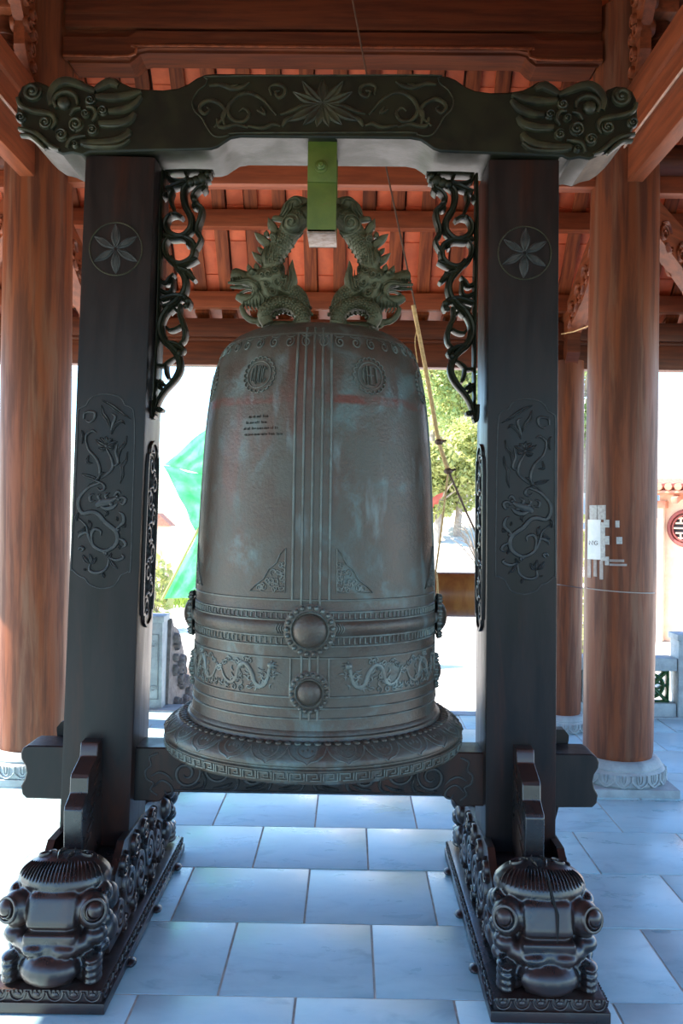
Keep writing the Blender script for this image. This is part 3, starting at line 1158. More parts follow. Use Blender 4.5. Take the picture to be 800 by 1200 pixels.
for mir in (False, True):
    xm = (PXL + PXR) / 2 + .012

    def FM(x, y, h, mir=mir):
        q = at(x, y, 3.28)
        xx = q.x
        if mir:
            # the right post leans less: shear the mirrored piece to follow it
            xx = 2 * xm - xx + (2.83 - q.z) * -.019
        return Vector((xx, -.02 - h, q.z))
    fr = MB()
    for pts, wd in FRETS:
        fr.stroke(FM, Z7(pts), wd / 3.637 * 1.05, .028, n=4, prof=FRET, taper=(.8, 1, .55))
    for a, b, r in LOBES:
        c = Z7([(a, b)])[0]
        fr.dome(lambda x, y, h, FM=FM: FM(x, y, h + .02), c[0], c[1], r / 3.637, .018, seg=10)
    fr.build('openwork_bracket', M_LACG, stand, sharp=50)

# ---- lower beam ---------------------------------------------------------
LF, LBk = -.075, .075
LD = 3.3 + LF
end = [(-.902, .675), (-1.035, .675), (-1.055, .665), (-1.062, .645), (-1.060, .625), (-1.045, .600), (-1.040, .575), (-1.046, .550), (-1.060, .525), (-1.055, .495), (-1.040, .480), (-.902, .478)]
bowt = [(-.60, .478), (-.56, .474), (-.545, .478), (-.53, .497), (-.515, .508), (-.49, .512)]
poly = end + bowt
poly = poly + [(-a, b) for a, b in poly[::-1]]
lbm = MB()
lbm.prism(poly, lambda a, b, h: Vector((a, h, b)), LF, LBk)
lower = link('lower_beam', lbm.mesh('lower_beam', 30), M_LAC, stand, (-.004, 0, 0))
bv = lower.modifiers.new('bevel', 'BEVEL')
bv.width = .005
bv.segments = 2
bv.limit_method = 'ANGLE'
bv.angle_limit = math.radians(40)


def LM(a, b, h):
    return Vector((a, LF - h, b))


ls = MB()
for s_ in (-1, 1):
    def q(p, s_=s_):
        return [(s_ * a, b) for a, b in p]
    ls.stroke(LM, q([(-.555, .655), (-.585, .640), (-.58, .61), (-.60, .59), (-.595, .56), (-.57, .545), (-.58, .52), (-.555, .50)]), .008, .005, taper=(1, 1, 1))
    ls.stroke(LM, q([(-.57, .53), (-.54, .555), (-.51, .54), (-.50, .515), (-.52, .505), (-.53, .52)]), .010, .006)
    ls.stroke(LM, q([(-.58, .57), (-.55, .585), (-.52, .575), (-.50, .555)]), .010, .006)
    for i in range(4):
        c = -.45 + i * .12
        sg = 1 if i % 2 else -1
        ls.stroke(LM, q(spiral(c, .59 + .008 * sg, .055, .010, 1.0 + i, 1.6, sgn=sg)), .014, .0075)
        ls.stroke(LM, q([(c + .05, .60), (c + .07, .56), (c + .06, .53), (c + .03, .525)]), .014, .007, prof=LEAF)
        ls.stroke(LM, q([(c - .02, .53), (c + .02, .535), (c + .05, .55)]), .014, .007, prof=LEAF)
        ls.stroke(LM, q([(c - .03, .652), (c + .02, .655), (c + .06, .64)]), .012, .007, prof=LEAF)
    ls.stroke(LM, q([(-.49, .520), (-.3, .520), (0, .520)]), .006, .006, taper=(1, 1, 1))
    for k in range(3):
        a = PI / 2 + .1 + k * .5
        ls.stroke(LM, q([(-.0, .57), (-.03 * math.cos(a) * -1 - .0, .57 + .035 * math.sin(a)), (.06 * math.cos(a), .57 + .065 * math.sin(a))]), .02, .007, prof=LEAF)
stuff(ls.build('scroll_carving', M_LACR, lower))
# locking wedges beside the posts
for s_ in (-1, 1):
    wg = MB()
    wg.prism([(s_ * a, b) for a, b in [(.885, .325), (.925, .325), (.955, .45), (.985, .69), (.985, .705), (.968, .726), (.885, .726)]],
             lambda a, b, h: Vector((a, h, b)), .08, .13)
    wg.build('locking_wedge', M_LAC, stand, sharp=25)

# ---- feet: plinth, block, beast heads, stepped brackets ------------------
bh = MB()
bh.box((0, .17, .13), (.25, .26, .26), bev=.02)
bh.ell((0, .135, .282), (.150, .125, .068), 20, 10)                # crown of hair
bh.box((0, .05, .205), (.155, .13, .105), rot=(-.32, 0, 0), bev=.02)  # forehead and nose
bh.box((0, .03, .145), (.165, .12, .03), rot=(0, 0, 0), bev=.01)
bh.tube([(-.115, .035, .118), (-.07, .0, .113), (0, -.008, .112), (.07, .0, .113), (.115, .035, .118)], [.026, .030, .030, .030, .026], 12)
bh.ell((-.045, -.025, .108), (.04, .02, .018))
bh.ell((.045, -.025, .108), (.04, .02, .018))
bh.ell((0, -.012, .050), (.094, .062, .052), 18, 10)               # tongue and chin
bh.box((0, .01, .042), (.155, .095, .080), bev=.025)
for s_ in (-1, 1):
    bh.ell((s_ * .118, .035, .215), (.052, .050, .056), 16, 10)    # eye socket
    bh.ell((s_ * .135, -.002, .232), (.030, .030, .028), 12, 8)
    bh.ell((s_ * .125, .045, .135), (.040, .045, .030), 12, 8)     # cheek curl
    bh.ell((s_ * .140, .09, .165), (.030, .035, .030), 12, 8)
    bh.ell((s_ * .142, .09, .245), (.024, .04, .030), 12, 8)
    bh.ell((s_ * .135, .17, .20), (.030, .045, .045), 12, 8)
    bh.ell((s_ * .135, .16, .10), (.032, .045, .045), 12, 8)
    bh.ell((s_ * .132, .08, .085), (.030, .04, .025), 12, 8)
    bh.box((s_ * .105, .06, .045), (.06, .12, .09), bev=.02)
    for k in range(4):
        bh.ell((s_ * .128, .012, .014 + k * .0215), (.030, .048, .0115), 12, 8)
beast_me = sculpt(bh, .0055, 3)
beast_me.materials.append(M_LACW)


def crown_pt(u, v_, h):        # u across, v front to back on the crown of hair
    x = .150 * u
    yy = .125 * v_
    k = max(0.02, 1 - u * u - v_ * v_)
    return Vector((x, .135 + yy, .282 + .068 * math.sqrt(k) + h))


hair = MB()
for i in range(-11, 12):
    u = i / 12.5
    lim = math.sqrt(max(.05, .93 - u * u))
    hair.stroke(crown_pt, [(u, -lim), (u * .9, -lim * .75), (u * .75, -lim * .45)], .030, .006, taper=(.6, 1, .3))
for s_ in (-1, 1):
    hair.stroke(crown_pt, spiral(s_ * .45, .1, .22, .05, 0, 1.4), .05, .008)
    hair.stroke(crown_pt, [(s_ * .08, .5), (s_ * .15, .1), (s_ * .1, -.3)], .05, .008)
hair_me = hair.mesh('hair_ridges')
hair_me.materials.append(M_LACW)
eye_mes = []
for s_ in (-1, 1):
    eyes = MB()
    def EM(a, b, h, s_=s_):
        n = Vector((s_ * .45, -.85, .2)).normalized()
        tx = Vector((s_ * .85, .45, 0)).normalized()
        tz = n.cross(tx)
        return Vector((s_ * .128, .002, .225)) + tx * a + tz * b + n * (h + .012)
    eyes.stroke(EM, [(.036 * math.cos(t), .036 * math.sin(t)) for t in [i * .4 for i in range(16)]], .012, .008, closed=True, n=1)
    eyes.stroke(EM, [(.023 * math.cos(t), .023 * math.sin(t)) for t in [i * .5 for i in range(13)]], .008, .013, closed=True, n=1)
    eyes.dome(EM, 0, 0, .017, .018)
    eye_me = eyes.mesh('eye')
    eye_me.materials.append(M_LACW)
    eye_mes.append(eye_me)

PLW, PLL, PLH = .365, 1.306, .075
for px_, mir in ((PXL, False), (PXR, True)):
    pl = MB()
    pl.box((0, 0, .022), (PLW, PLL, .034), bev=.004)
    pl.box((0, 0, .052), (PLW - .02, PLL - .02, .046), bev=.010)
    plo = pl.build('plinth', M_LACW, stand, (px_, .027, 0))
    # carved lotus moulding round the edge
    mo = MB()
    hx, hy = PLW / 2 - .010, PLL / 2 - .010

    def side(fn, L_, n):
        for i in range(n):
            a = -L_ / 2 + L_ * (i + .5) / n
            w_ = L_ / n * .46
            mo.stroke(fn, [(a - w_, .070), (a - w_ * .7, .050), (a, .042), (a + w_ * .7, .050), (a + w_, .070)], .007, .006, n=3, taper=(1, 1, 1))
            mo.dome(fn, a, .060, w_ * .45, .006, seg=8, rings=3, ry=.009)
            for k in (-.5, 0, .5):
                mo.stroke(fn, [(a + k * w_, .074), (a + k * w_, .064)], .004, .005, n=1, taper=(1, 1, 1))
    side(lambda a, b, h: Vector((a, -hy - h, b)), PLW - .02, 6)
    side(lambda a, b, h: Vector((a, hy + h, b)), PLW - .02, 6)
    side(lambda a, b, h: Vector((-hx - h, a, b)), PLL - .02, 22)
    side(lambda a, b, h: Vector((hx + h, a, b)), PLL - .02, 22)
    stuff(mo.build('lotus_moulding', M_LACW, plo))
    for yy in (-.35, .05, .45):
        for s_ in (-1, 1):
            MB().ell((s_ * (PLW / 2 + .006), yy, .013), (.020, .03, .013), 10, 6).build('small_foot', M_LACW, plo)
    # block under the post with upright carved sides
    bl = MB()
    bl.box((0, .02, .20), (.225, .92, .26), bev=.01)
    blo = bl.build('base_block', M_LACW, stand, (px_, 0, 0))
    for s_ in (-1, 1):
        def SD(a, b, h, s_=s_):
            return Vector((s_ * (.1125 + h), a, b))
        brd = MB()
        ol = [(-.40, .08), (-.40, .19), (-.36, .24), (-.33, .31), (-.27, .345), (-.22, .385), (-.10, .385), (.12, .375), (.25, .365), (.34, .34), (.40, .29), (.43, .20), (.43, .08)]
        brd.prism(ol, SD, -.004, .022)
        bo = brd.build('side_board', M_LACW, blo, sharp=25)
        sc = MB()

        def SE(a, b, h, s_=s_):
            return Vector((s_ * (.134 + h), a, b))
        for i, (a, b, r) in enumerate([(-.31, .17, .065), (-.17, .22, .075), (-.02, .20, .080), (.13, .22, .075), (.27, .20, .07), (-.24, .31, .04), (-.08, .325, .04), (.06, .325, .04), (.20, .32, .04), (-.10, .12, .035), (.05, .11, .035), (.20, .11, .035), (.36, .13, .05), (-.24, .105, .03)]):
            sc.stroke(SE, spiral(a, b, r, r * .2, i * 1.9, 1.7, sgn=1 if i % 2 else -1), r * .46, .018, n=1, taper=(.5, 1, .7))
            sc.dome(SE, a, b, r * .28, .018, seg=8)
            sc.stroke(SE, [(a + r, b - r * .3), (a + r * 1.1, b + r * .5), (a + r * .6, b + r * 1.0)], r * .4, .016, prof=LEAF, n=3)
        stuff(sc.build('scroll_carving', M_LACW, bo))
    for back in (False, True):
        h = link('beast_head', beast_me, None, stand, (px_, .615 if back else -.575, PLH))
        if back:
            h.rotation_euler = (0, 0, PI)
        stuff(link('hair_ridges', hair_me, None, h))
        for e_ in eye_mes:
            link('eye', e_, None, h)
    # stepped bracket boards against the post
    stp = [(-.12, .33), (-.355, .33), (-.36, .535), (-.352, .549), (-.335, .557), (-.300, .575), (-.295, .625), (-.287, .638), (-.265, .646), (-.192, .672), (-.186, .705), (-.178, .718), (-.12, .722)]
    for s_ in (1, -1):
        sb = MB()
        sb.prism([(s_ * a, b) for a, b in stp], lambda a, b, h: Vector((h, a, b)), -.032, .032)
        sbo = sb.build('stepped_bracket', M_LACW, stand, (px_ + (-.004 if not mir else .002), 0, 0), sharp=25)
        bb = sbo.modifiers.new('bevel', 'BEVEL')
        bb.width = .004
        bb.segments = 2
        bb.limit_method = 'ANGLE'
        bb.angle_limit = math.radians(30)
        gl = MB()
        for f_ in (-1, 1):
            def GM(a, b, h, f_=f_):
                return Vector((f_ * (.032 + h), s_ * a, b))
            for k in range(6):
                gl.stroke(GM, [(-.335 + k * .026, .40 + k * .045), (-.27 + k * .022, .43 + k * .045)], .012, .006, n=3)
        stuff(gl.build('notch_carving', M_LACW, sbo))
# split down the right-hand beast's forehead
ck = MB()
ck.tube([(.004, .06, .352), (.010, .022, .318), (.014, .01, .290), (.022, -.002, .262), (.026, -.018, .245), (.024, -.03, .20), (.020, -.036, .165)], [.002, .004, .0045, .004, .004, .003, .001], 6)
for o in stand.children:
    if o.name.startswith('beast_head') and o.location.x > 0 and o.location.y < 0:
        ck.build('crack', M_GROOVE, o)

# ================================================================== BELL
BX = .010
bell = thing('temple_bell', 'large patinated bronze temple bell hanging from a two-headed dragon loop', 'bell', (BX, 0, 0))
OUT = [(.690, .515), (.688, .530), (.692, .541), (.700, .546), (.735, .549), (.739, .541), (.744, .541), (.750, .551), (.758, .552), (.770, .546), (.785, .530), (.797, .512), (.803, .500),
       (.806, .488), (.8085, .472), (.816, .468), (.820, .468), (.824, .460), (.834, .457), (.838, .452), (.852, .450), (.875, .448), (.93, .4445),
       (1.06, .4425), (1.142, .4425), (1.150, .449), (1.160, .4535), (1.170, .4548), (1.180, .4535), (1.188, .449), (1.196, .4425), (1.25, .441), (1.336, .4385), (1.452, .4335), (1.60, .4265), (1.72, .4205),
       (1.827, .4130), (1.90, .4060), (1.97, .3965), (2.04, .3835), (2.09, .3710), (2.13, .3545), (2.16, .335), (2.18, .311), (2.197, .278), (2.210, .24), (2.221, .19), (2.229, .13), (2.233, .06), (2.234, .0)]


def rbell(z):
    for (z0, r0), (z1, r1) in zip(OUT[3:], OUT[4:]):
        if z0 <= z <= z1:
            return r0 + (r1 - r0) * (z - z0) / (z1 - z0)
    return .44


IN = [(2.12, .0), (2.10, .2), (2.03, .31), (1.8, .36), (1.2, .40), (.80, .44), (.69, .505)]
b = MB()
b.lathe([(max(r, .0005), z) for z, r in IN + OUT], 128, cap=False)
b.build('bell_body', M_BELL, bell, sharp=40)


def BM_(a, z, h):              # a = arc length at radius .44 ; a = 0 faces the front
    th = a / .44
    r = rbell(z) + h
    return Vector((r * math.sin(th), -r * math.cos(th), z))


QA = .44 * PI / 2
# raised horizontal bands
for z in (1.262, 1.223, 1.196, 1.143, 1.112, 1.073, .946, .910, .876):
    MB().lathe([(rbell(z) - .003, z - .005), (rbell(z) + .004, z - .003), (rbell(z) + .0045, z + .001), (rbell(z) - .003, z + .005)], 96, cap=False).build('band', M_BELLR, bell)
MB().lathe([(rbell(2.150) - .003, 2.146), (rbell(2.150) + .004, 2.148), (rbell(2.155) + .004, 2.153), (rbell(2.158) - .004, 2.158)], 96, cap=False).build('band', M_BELLR, bell)
# vertical ribs on the four sides
for k in range(4):
    for i in (-2, -1, 0, 1, 2):
        a0 = i * .0300
        zt = 2.150 if abs(i) == 2 else 2.212
        zb = 1.262 if abs(i) == 2 else 1.20
        # keep the ribs' spacing true on the narrower shoulder

        def RM(a, z, h, k=k, a0=a0):
            r = rbell(z) + h
            th = k * PI / 2 + (a0 * (1 if z < 1.9 else 1 - .10 * (z - 1.9) / .3) + a) / max(.16, rbell(z))
            return Vector((r * math.sin(th), -r * math.cos(th), z))
        rb = MB()
        zz = [zb + (zt - zb) * j / 26 for j in range(27)]
        rb.stroke(RM, [(0, z) for z in zz], .0088, .0055, n=1, taper=(1, 1, 1))
        rb.build('rib', M_BELLR, bell)
    for i in (-1, 0, 1):
        rb = MB()
        rb.stroke(lambda a, z, h, k=k, i=i: BM_(k * QA + i * .0265 + a, z, h), [(0, .872 + j * .02) for j in range(14)], .0088, .0055, n=1, taper=(1, 1, 1))
        rb.build('rib', M_BELLR, bell)
    # frames of the dragon fields and the panels
    for s_ in (-1, 1):
        fr = MB()
        fr.stroke(lambda a, z, h: BM_(k * QA + a, z, h), [(s_ * .062, .946), (s_ * .062, 1.01), (s_ * .062, 1.073)], .007, .006, taper=(1, 1, 1))
        fr.build('field_frame', M_BELLR, bell)


def boss(k, z, R, ring, nb, name):
    th = k * PI / 2
    n = Vector((math.sin(th), -math.cos(th), 0))
    tx = Vector((math.cos(th), math.sin(th), 0))
    tz = Vector((0, 0, 1))
    c = n * (rbell(z) + .001) + tz * z

    def M(a, b_, h):
        # wrap on the bell's curve
        th2 = th + a / .46
        rr_ = rbell(z) + .004 + h
        return Vector((rr_ * math.sin(th2), -rr_ * math.cos(th2), z + b_))
    d = MB()
    d.dome(M, 0, 0, ring + .012, .006, seg=28, rings=3)
    d.dome(M, 0, 0, R, R * .62, seg=28, rings=8)
    o = d.build(name, M_BELL, bell, sharp=60)
    d2 = MB()
    d2.stroke(M, [((R + .004) * math.cos(2 * PI * i / 32), (R + .004) * math.sin(2 * PI * i / 32)) for i in range(32)], .006, .012, closed=True, n=1)
    d2.build('boss_rim', M_BELLR, o)
    for i in range(nb):
        a = 2 * PI * i / nb + .1
        q = MB()
        q.dome(M, ring * math.cos(a), ring * math.sin(a), ring * PI / nb * .80, .017, seg=10, rings=4)
        q.build('bead', M_BELLR, o)


for k in range(4):
    boss(k, 1.165, .056, .075, 21, 'large_boss')
    boss(k, .962, .0415, .0595, 20, 'small_boss')

# key pattern bands, curls, lip fret and lotus scallops (fine relief)
kp = MB()
n = 150
for i in range(n):
    a = 4 * QA * i / n
    for z0, z1 in ((1.201, 1.218), (1.118, 1.137)):
        kp.stroke(BM_, [(a, z0), (a, z1)], .0045, .004, n=2, taper=(1, 1, 1))
        if i % 2:
            kp.stroke(BM_, [(a, z1), (a + .009, z1)], .004, .004, n=1, taper=(1, 1, 1))
        else:
            kp.stroke(BM_, [(a, z0), (a + .009, z0)], .004, .004, n=1, taper=(1, 1, 1))
stuff(kp.build('key_pattern', M_BELLR, bell))
lf = MB()
n = 66
p_ = 4 * QA / n
for i in range(n):
    a = p_ * i
    for s_ in (1,):
        lf.stroke(BM_, [(a, .706), (a, .728), (a + p_ * .62, .728), (a + p_ * .62, .714), (a + p_ * .34, .714)], .0048, .0045, smooth=False, taper=(1, 1, 1), prof=FLATP)
        lf.stroke(BM_, [(a + p_ * .85, .730), (a + p_ * .85, .706), (a + p_ * .2, .706)], .0048, .0045, smooth=False, taper=(1, 1, 1), prof=FLATP)
stuff(lf.build('lip_key_fret', M_BELLR, bell))
lp = MB()
n = 26
p_ = 4 * QA / n
for i in range(n):
    a = p_ * i
    lp.stroke(BM_, [(a - p_ * .5, .800), (a - p_ * .42, .784), (a - p_ * .25, .770), (a - p_ * .08, .764), (a, .756), (a + p_ * .08, .764), (a + p_ * .25, .770), (a + p_ * .42, .784), (a + p_ * .5, .800)], .0042, .0035, n=3, taper=(1, 1, 1))
    lp.stroke(BM_, [(a - p_ * .26, .800), (a - p_ * .22, .786), (a, .774), (a + p_ * .22, .786), (a + p_ * .26, .800)], .0038, .0035, n=3, taper=(1, 1, 1))
    for s_ in (-.12, 0, .12):
        lp.dome(BM_, a + s_ * p_, .794 - abs(s_) * .02, .004, .004, seg=6, rings=2)
stuff(lp.build('lip_lotus_scallops', M_BELLR, bell))
gd = MB()
for i in range(96):
    th = 2 * PI * i / 96
    gd.ell((.484 * math.sin(th), -.484 * math.cos(th), .806), (.013, .017, .007), 8, 5, rot=(0, 0, th))
stuff(gd.build('lip_gadroons', M_BELL, bell))
sw = MB()
n = 40
p_ = 4 * QA / n
for i in range(n):
    a = p_ * (i + .5)
    sw.stroke(BM_, spiral(a, 2.121, .018 * 1.15, .004, PI / 2, 1.5, sgn=1 if i % 2 else -1), .006, .006, n=1)
    sw.stroke(BM_, [(a - p_ * .3, 2.144), (a, 2.139), (a + p_ * .3, 2.144)], .006, .005)
stuff(sw.build('shoulder_curls', M_BELLR, bell))

# round medallions with letters
GL = {'Q': [[(-.4, 0), (-.2, .9), (.3, .9), (.4, 0), (.2, -.9), (-.3, -.9), (-.4, 0)], [(.1, -.5), (.45, -1)]],
      'U': [[(-.4, 1), (-.4, -.4), (-.1, -1), (.3, -.7), (.4, 0), (.4, 1)]],
      'O': [[(-.4, 0), (-.2, .9), (.3, .9), (.4, 0), (.2, -.9), (-.3, -.9), (-.4, 0)]],
      'C': [[(.4, .6), (.1, 1), (-.35, .5), (-.4, -.4), (0, -1), (.4, -.6)]],
      'H': [[(-.4, 1), (-.4, -1)], [(.4, 1), (.4, -1)], [(-.4, 0), (.4, 0)]],
      'E': [[(.4, 1), (-.4, 1), (-.4, -1), (.4, -1)], [(-.4, 0), (.3, 0)]],
      'T': [[(-.45, 1), (.45, 1)], [(0, 1), (0, -1)]]}


def medallion(th, word):
    z = 2.010

    def M(a, b_, h):
        r = rbell(z + b_) + h
        t2 = th + a / rbell(z)
        return Vector((r * math.sin(t2), -r * math.cos(t2), z + b_))
    m = MB()
    m.stroke(M, [(.046 * math.cos(2 * PI * i / 32), .046 * math.sin(2 * PI * i / 32)) for i in range(32)], .004, .004, closed=True, n=1)
    for i in range(20):
        a = 2 * PI * i / 20
        c = (.054 * math.cos(a), .054 * math.sin(a))
        m.stroke(M, [(c[0] + .0088 * math.cos(a + t), c[1] + .0088 * math.sin(a + t)) for t in (-1.7, -.85, 0, .85, 1.7)], .0045, .006, n=2, taper=(.7, 1, .7))
    o = m.build('medallion', M_BELLR, bell)
    for j, ch in enumerate(word):
        L_ = MB()
        cx = -.0225 + j * .015
        hh = math.sqrt(.036 ** 2 - cx ** 2) * .92
        for st_ in GL[ch]:
            L_.stroke(M, [(cx + x * .0145, y * hh) for x, y in st_], .0042, .0075, smooth=False, taper=(1, 1, 1))
        L_.build('letter', M_BELLR, o)


for base in (0, PI):
    for s_ in (-1, 1):
        medallion(base + s_ * .50, 'QUOC' if s_ < 0 else 'CHET')
        medallion(base + s_ * 1.30, 'CHET' if s_ < 0 else 'QUOC')

# triangular corner ornaments, dragons in the lower fields, chevrons, inscription
for k in range(4):
    for s_ in (-1, 1):
        tr = MB()
        dg = MB()

        def TMm(a, b_, h, s_=s_):
            return BM_(k * QA + s_ * a, b_, h)
        a0, z0 = .085, 1.285
        W_, H_ = .125, .145
        tr.stroke(TMm, [(a0, z0), (a0 + W_, z0), (a0 + W_ * .82, z0 + .022), (a0 + W_ * .6, z0 + .042), (a0 + W_ * .45, z0 + .075), (a0 + W_ * .25, z0 + .095), (a0 + W_ * .15, z0 + .125), (a0, z0 + H_)], .004, .005, smooth=False, closed=True)
        rnd = random.Random(5)
        for i in range(34):
            u, v_ = rnd.random(), rnd.random()
            if u + v_ > .9:
                u, v_ = (1 - u) * .9, (1 - v_) * .9
            if u + v_ > .92:
                continue
            r_ = .007 + .006 * rnd.random()
            tr.stroke(TMm, spiral(a0 + .006 + u * W_ * .92, z0 + .006 + v_ * H_ * .9, r_, .002, rnd.random() * 6, 1.2), .006, .004, n=1)
        # dragon: sinuous body, head and legs
        ax = .13
        body = [(ax, 1.045), (ax + .012, .995), (ax + .03, .975), (ax + .055, .985), (ax + .07, 1.02), (ax + .095, 1.045), (ax + .12, 1.03), (ax + .13, .995), (ax + .155, .975), (ax + .185, .99), (ax + .205, 1.02), (ax + .235, 1.03)]
        dg.stroke(TMm, body, .018, .0055, n=4, taper=(.7, 1, .15))
        for i, (a, b_) in enumerate(body[1:-1]):
            dg.stroke(TMm, [(a, b_), (a + .012 * math.cos(i * 2.1), b_ + .02 * math.sin(i * 2.1)), (a + .026 * math.cos(i * 2.1 + .5), b_ + .028 * math.sin(i * 2.1 + .5))], .008, .0042)
            dg.stroke(TMm, spiral(a + .018 * math.cos(i * 1.3 + 1), b_ + .02 * math.sin(i * 1.3 + 1), .011, .003, i, 1.3), .006, .004, n=1)
        rn2 = random.Random(17)
        for i in range(46):
            a, b_ = ax + rn2.uniform(-.02, .25), rn2.uniform(.962, 1.058)
            if rn2.random() < .5:
                dg.stroke(TMm, spiral(a, b_, rn2.uniform(.006, .012), .002, rn2.random() * 6, 1.3), .005, .0042, n=1)
            else:
                t = rn2.random() * 6.28
                dg.stroke(TMm, [(a, b_), (a + .012 * math.cos(t), b_ + .010 * math.sin(t)), (a + .024 * math.cos(t + .5), b_ + .018 * math.sin(t + .5))], .0065, .0042, n=3)
        dg.dome(TMm, ax - .002, 1.045, .013, .011)
        for t in (-.6, 0, .6, 1.2):
            dg.stroke(TMm, [(ax, 1.045), (ax - .012 * math.cos(t), 1.045 + .014 * math.sin(t)), (ax - .026 * math.cos(t), 1.045 + .018 * math.sin(t))], .006, .006)
        for j in range(4):
            aa = .078 + j * .008
            tr.stroke(TMm, [(aa, 1.152), (aa + .007, 1.169), (aa, 1.186)], .005, .005, n=3)
        stuff(tr.build('corner_ornament', M_BELLR, bell))
        stuff(dg.build('dragon_relief', M_BELLR, bell))
ins = MB()
rnd = random.Random(3)
for row in range(4):
    a = -.245 + (.0, -.012, -.02, -.015)[row]
    end_ = (-.165, -.165, -.128, -.128)[row]
    z = 1.862 - row * .020
    while a < end_:
        for j in range(rnd.randint(2, 4)):
            k_ = rnd.randint(0, 2)
            if k_ == 0:
                ins.stroke(BM_, [(a, z), (a, z + .009)], .0022, .003, n=1, taper=(1, 1, 1))
            elif k_ == 1:
                ins.stroke(BM_, spiral(a, z + .003, .003, .002, 0, 1.0, n=6), .0022, .003, n=1, taper=(1, 1, 1))
            else:
                ins.stroke(BM_, [(a - .002, z), (a, z + .006), (a + .002, z)], .0022, .003, n=1, taper=(1, 1, 1))
            a += .0062
        a += .005
stuff(ins.build('inscription', M_BELL, bell))

# ---- two dragons joined into the suspension loop --------------------------
KX = .0032


def dz(x, y):
    """crop pixels of the left dragon -> local X, Z at the bell axis"""
    px, py = 255 + x / 6.957, 220 + y / 6.957
    q = at(px, py, 3.3)
    return q.x - BX, q.z


def dpath(pts, ys=0.0):
    o = []
    for p in pts:
        X, Z = dz(p[0], p[1])
        o.append(Vector((X, p[2] if len(p) > 2 else ys, Z)))
    return o


def crp(pts, n=4):
    return cr(pts, n)


U = KX / 6.957


def lerp_r(rs, m):
    return [rs[min(len(rs) - 2, int(i / (m - 1) * (len(rs) - 1)))] + (rs[min(len(rs) - 2, int(i / (m - 1) * (len(rs) - 1))) + 1] - rs[min(len(rs) - 2, int(i / (m - 1) * (len(rs) - 1)))])
            * (i / (m - 1) * (len(rs) - 1) - min(len(rs) - 2, int(i / (m - 1) * (len(rs) - 1)))) for i in range(m)]


def dt(mb, pts, rs, ys=0.0, n=12):
    P = crp(dpath(pts, ys), 4)
    mb.tube(P, [r * U for r in lerp_r(rs, len(P))], n)


D = MB()
dt(D, [(800, 215), (720, 225), (640, 270), (560, 400), (480, 520), (440, 620), (460, 740), (560, 820), (660, 900), (690, 1020), (680, 1130)], [85, 90, 92, 92, 88, 82, 90, 80, 75, 70, 66])
dt(D, [(720, 110), (640, 120), (570, 170), (520, 240)], [30, 58, 50, 20])
dt(D, [(690, 240), (610, 310), (550, 380)], [70, 85, 60], ys=-.02)
dt(D, [(690, 240), (610, 310), (550, 380)], [70, 85, 60], ys=.02)
# head
dt(D, [(520, 720), (430, 740), (340, 745), (250, 745), (170, 715), (110, 705)], [95, 110, 85, 62, 55, 40])
dt(D, [(180, 695), (150, 700), (120, 705)], [40, 50, 38])
dt(D, [(440, 860), (350, 900), (270, 915), (200, 900), (150, 880)], [80, 72, 55, 42, 28])
dt(D, [(470, 800), (420, 880), (360, 950)], [70, 70, 50])
for yy in (-.032, .032):
    dt(D, [(300, 690), (290, 700), (300, 720)], [36, 40, 34], ys=yy * .8)
    dt(D, [(90, 790), (170, 790), (260, 780), (310, 830), (290, 890)], [12, 20, 24, 24, 16], ys=yy)
    dt(D, [(430, 690), (410, 730), (440, 760)], [30, 34, 26], ys=yy)
    dt(D, [(370, 780), (400, 860), (440, 930)], [26, 26, 14], ys=yy)
    dt(D, [(580, 850), (615, 760), (605, 670), (612, 595)], [42, 36, 26, 5], ys=yy * .6)
    dt(D, [(520, 860), (560, 790), (560, 730)], [30, 28, 8], ys=yy * .8)
    dt(D, [(440, 330), (425, 290), (412, 245)], [34, 24, 4], ys=0)
    dt(D, [(470, 430), (450, 410), (470, 390)], [26, 26, 22], ys=yy)
    dt(D, [(400, 640), (385, 560), (400, 490)], [24, 24, 8], ys=yy * .9)
    dt(D, [(470, 650), (500, 600), (520, 570)], [24, 24, 10], ys=yy * .9)
# beard and pearl
dt(D, [(190, 960), (215, 1030), (280, 1080), (360, 1080)], [20, 26, 28, 24])
D.ell(dpath([(345, 1105)])[0], 30 * U)
dt(D, [(330, 960), (390, 1000), (370, 1060)], [30, 40, 30])
# front coil resting on the bell
for yy in (-.045, .035):
    dt(D, [(420, 1135), (385, 1060), (430, 985), (530, 955), (630, 985), (690, 1060), (700, 1135)], [52, 56, 56, 56, 58, 56, 56], ys=yy)
dt(D, [(430, 1120), (540, 1125), (660, 1130)], [40, 42, 40])
drag_me = sculpt(D, .0042, 2)
drag_me.materials.append(M_DRAGON)
spk = [([(480, 380), (450, 320), (412, 245)], 60), ([(420, 470), (360, 420), (300, 368)], 62), ([(395, 400), (400, 350)], 40), ([(400, 620), (340, 580), (278, 522)], 56), ([(370, 530), (325, 485)], 36),
       ([(290, 720), (262, 670), (246, 622)], 44), ([(330, 700), (318, 650), (310, 612)], 44), ([(370, 710), (358, 670), (358, 650)], 36), ([(540, 260), (470, 250), (440, 258)], 40), ([(690, 150), (715, 110), (712, 84)], 40), ([(600, 720), (632, 695)], 26)]
spike_meshes = []
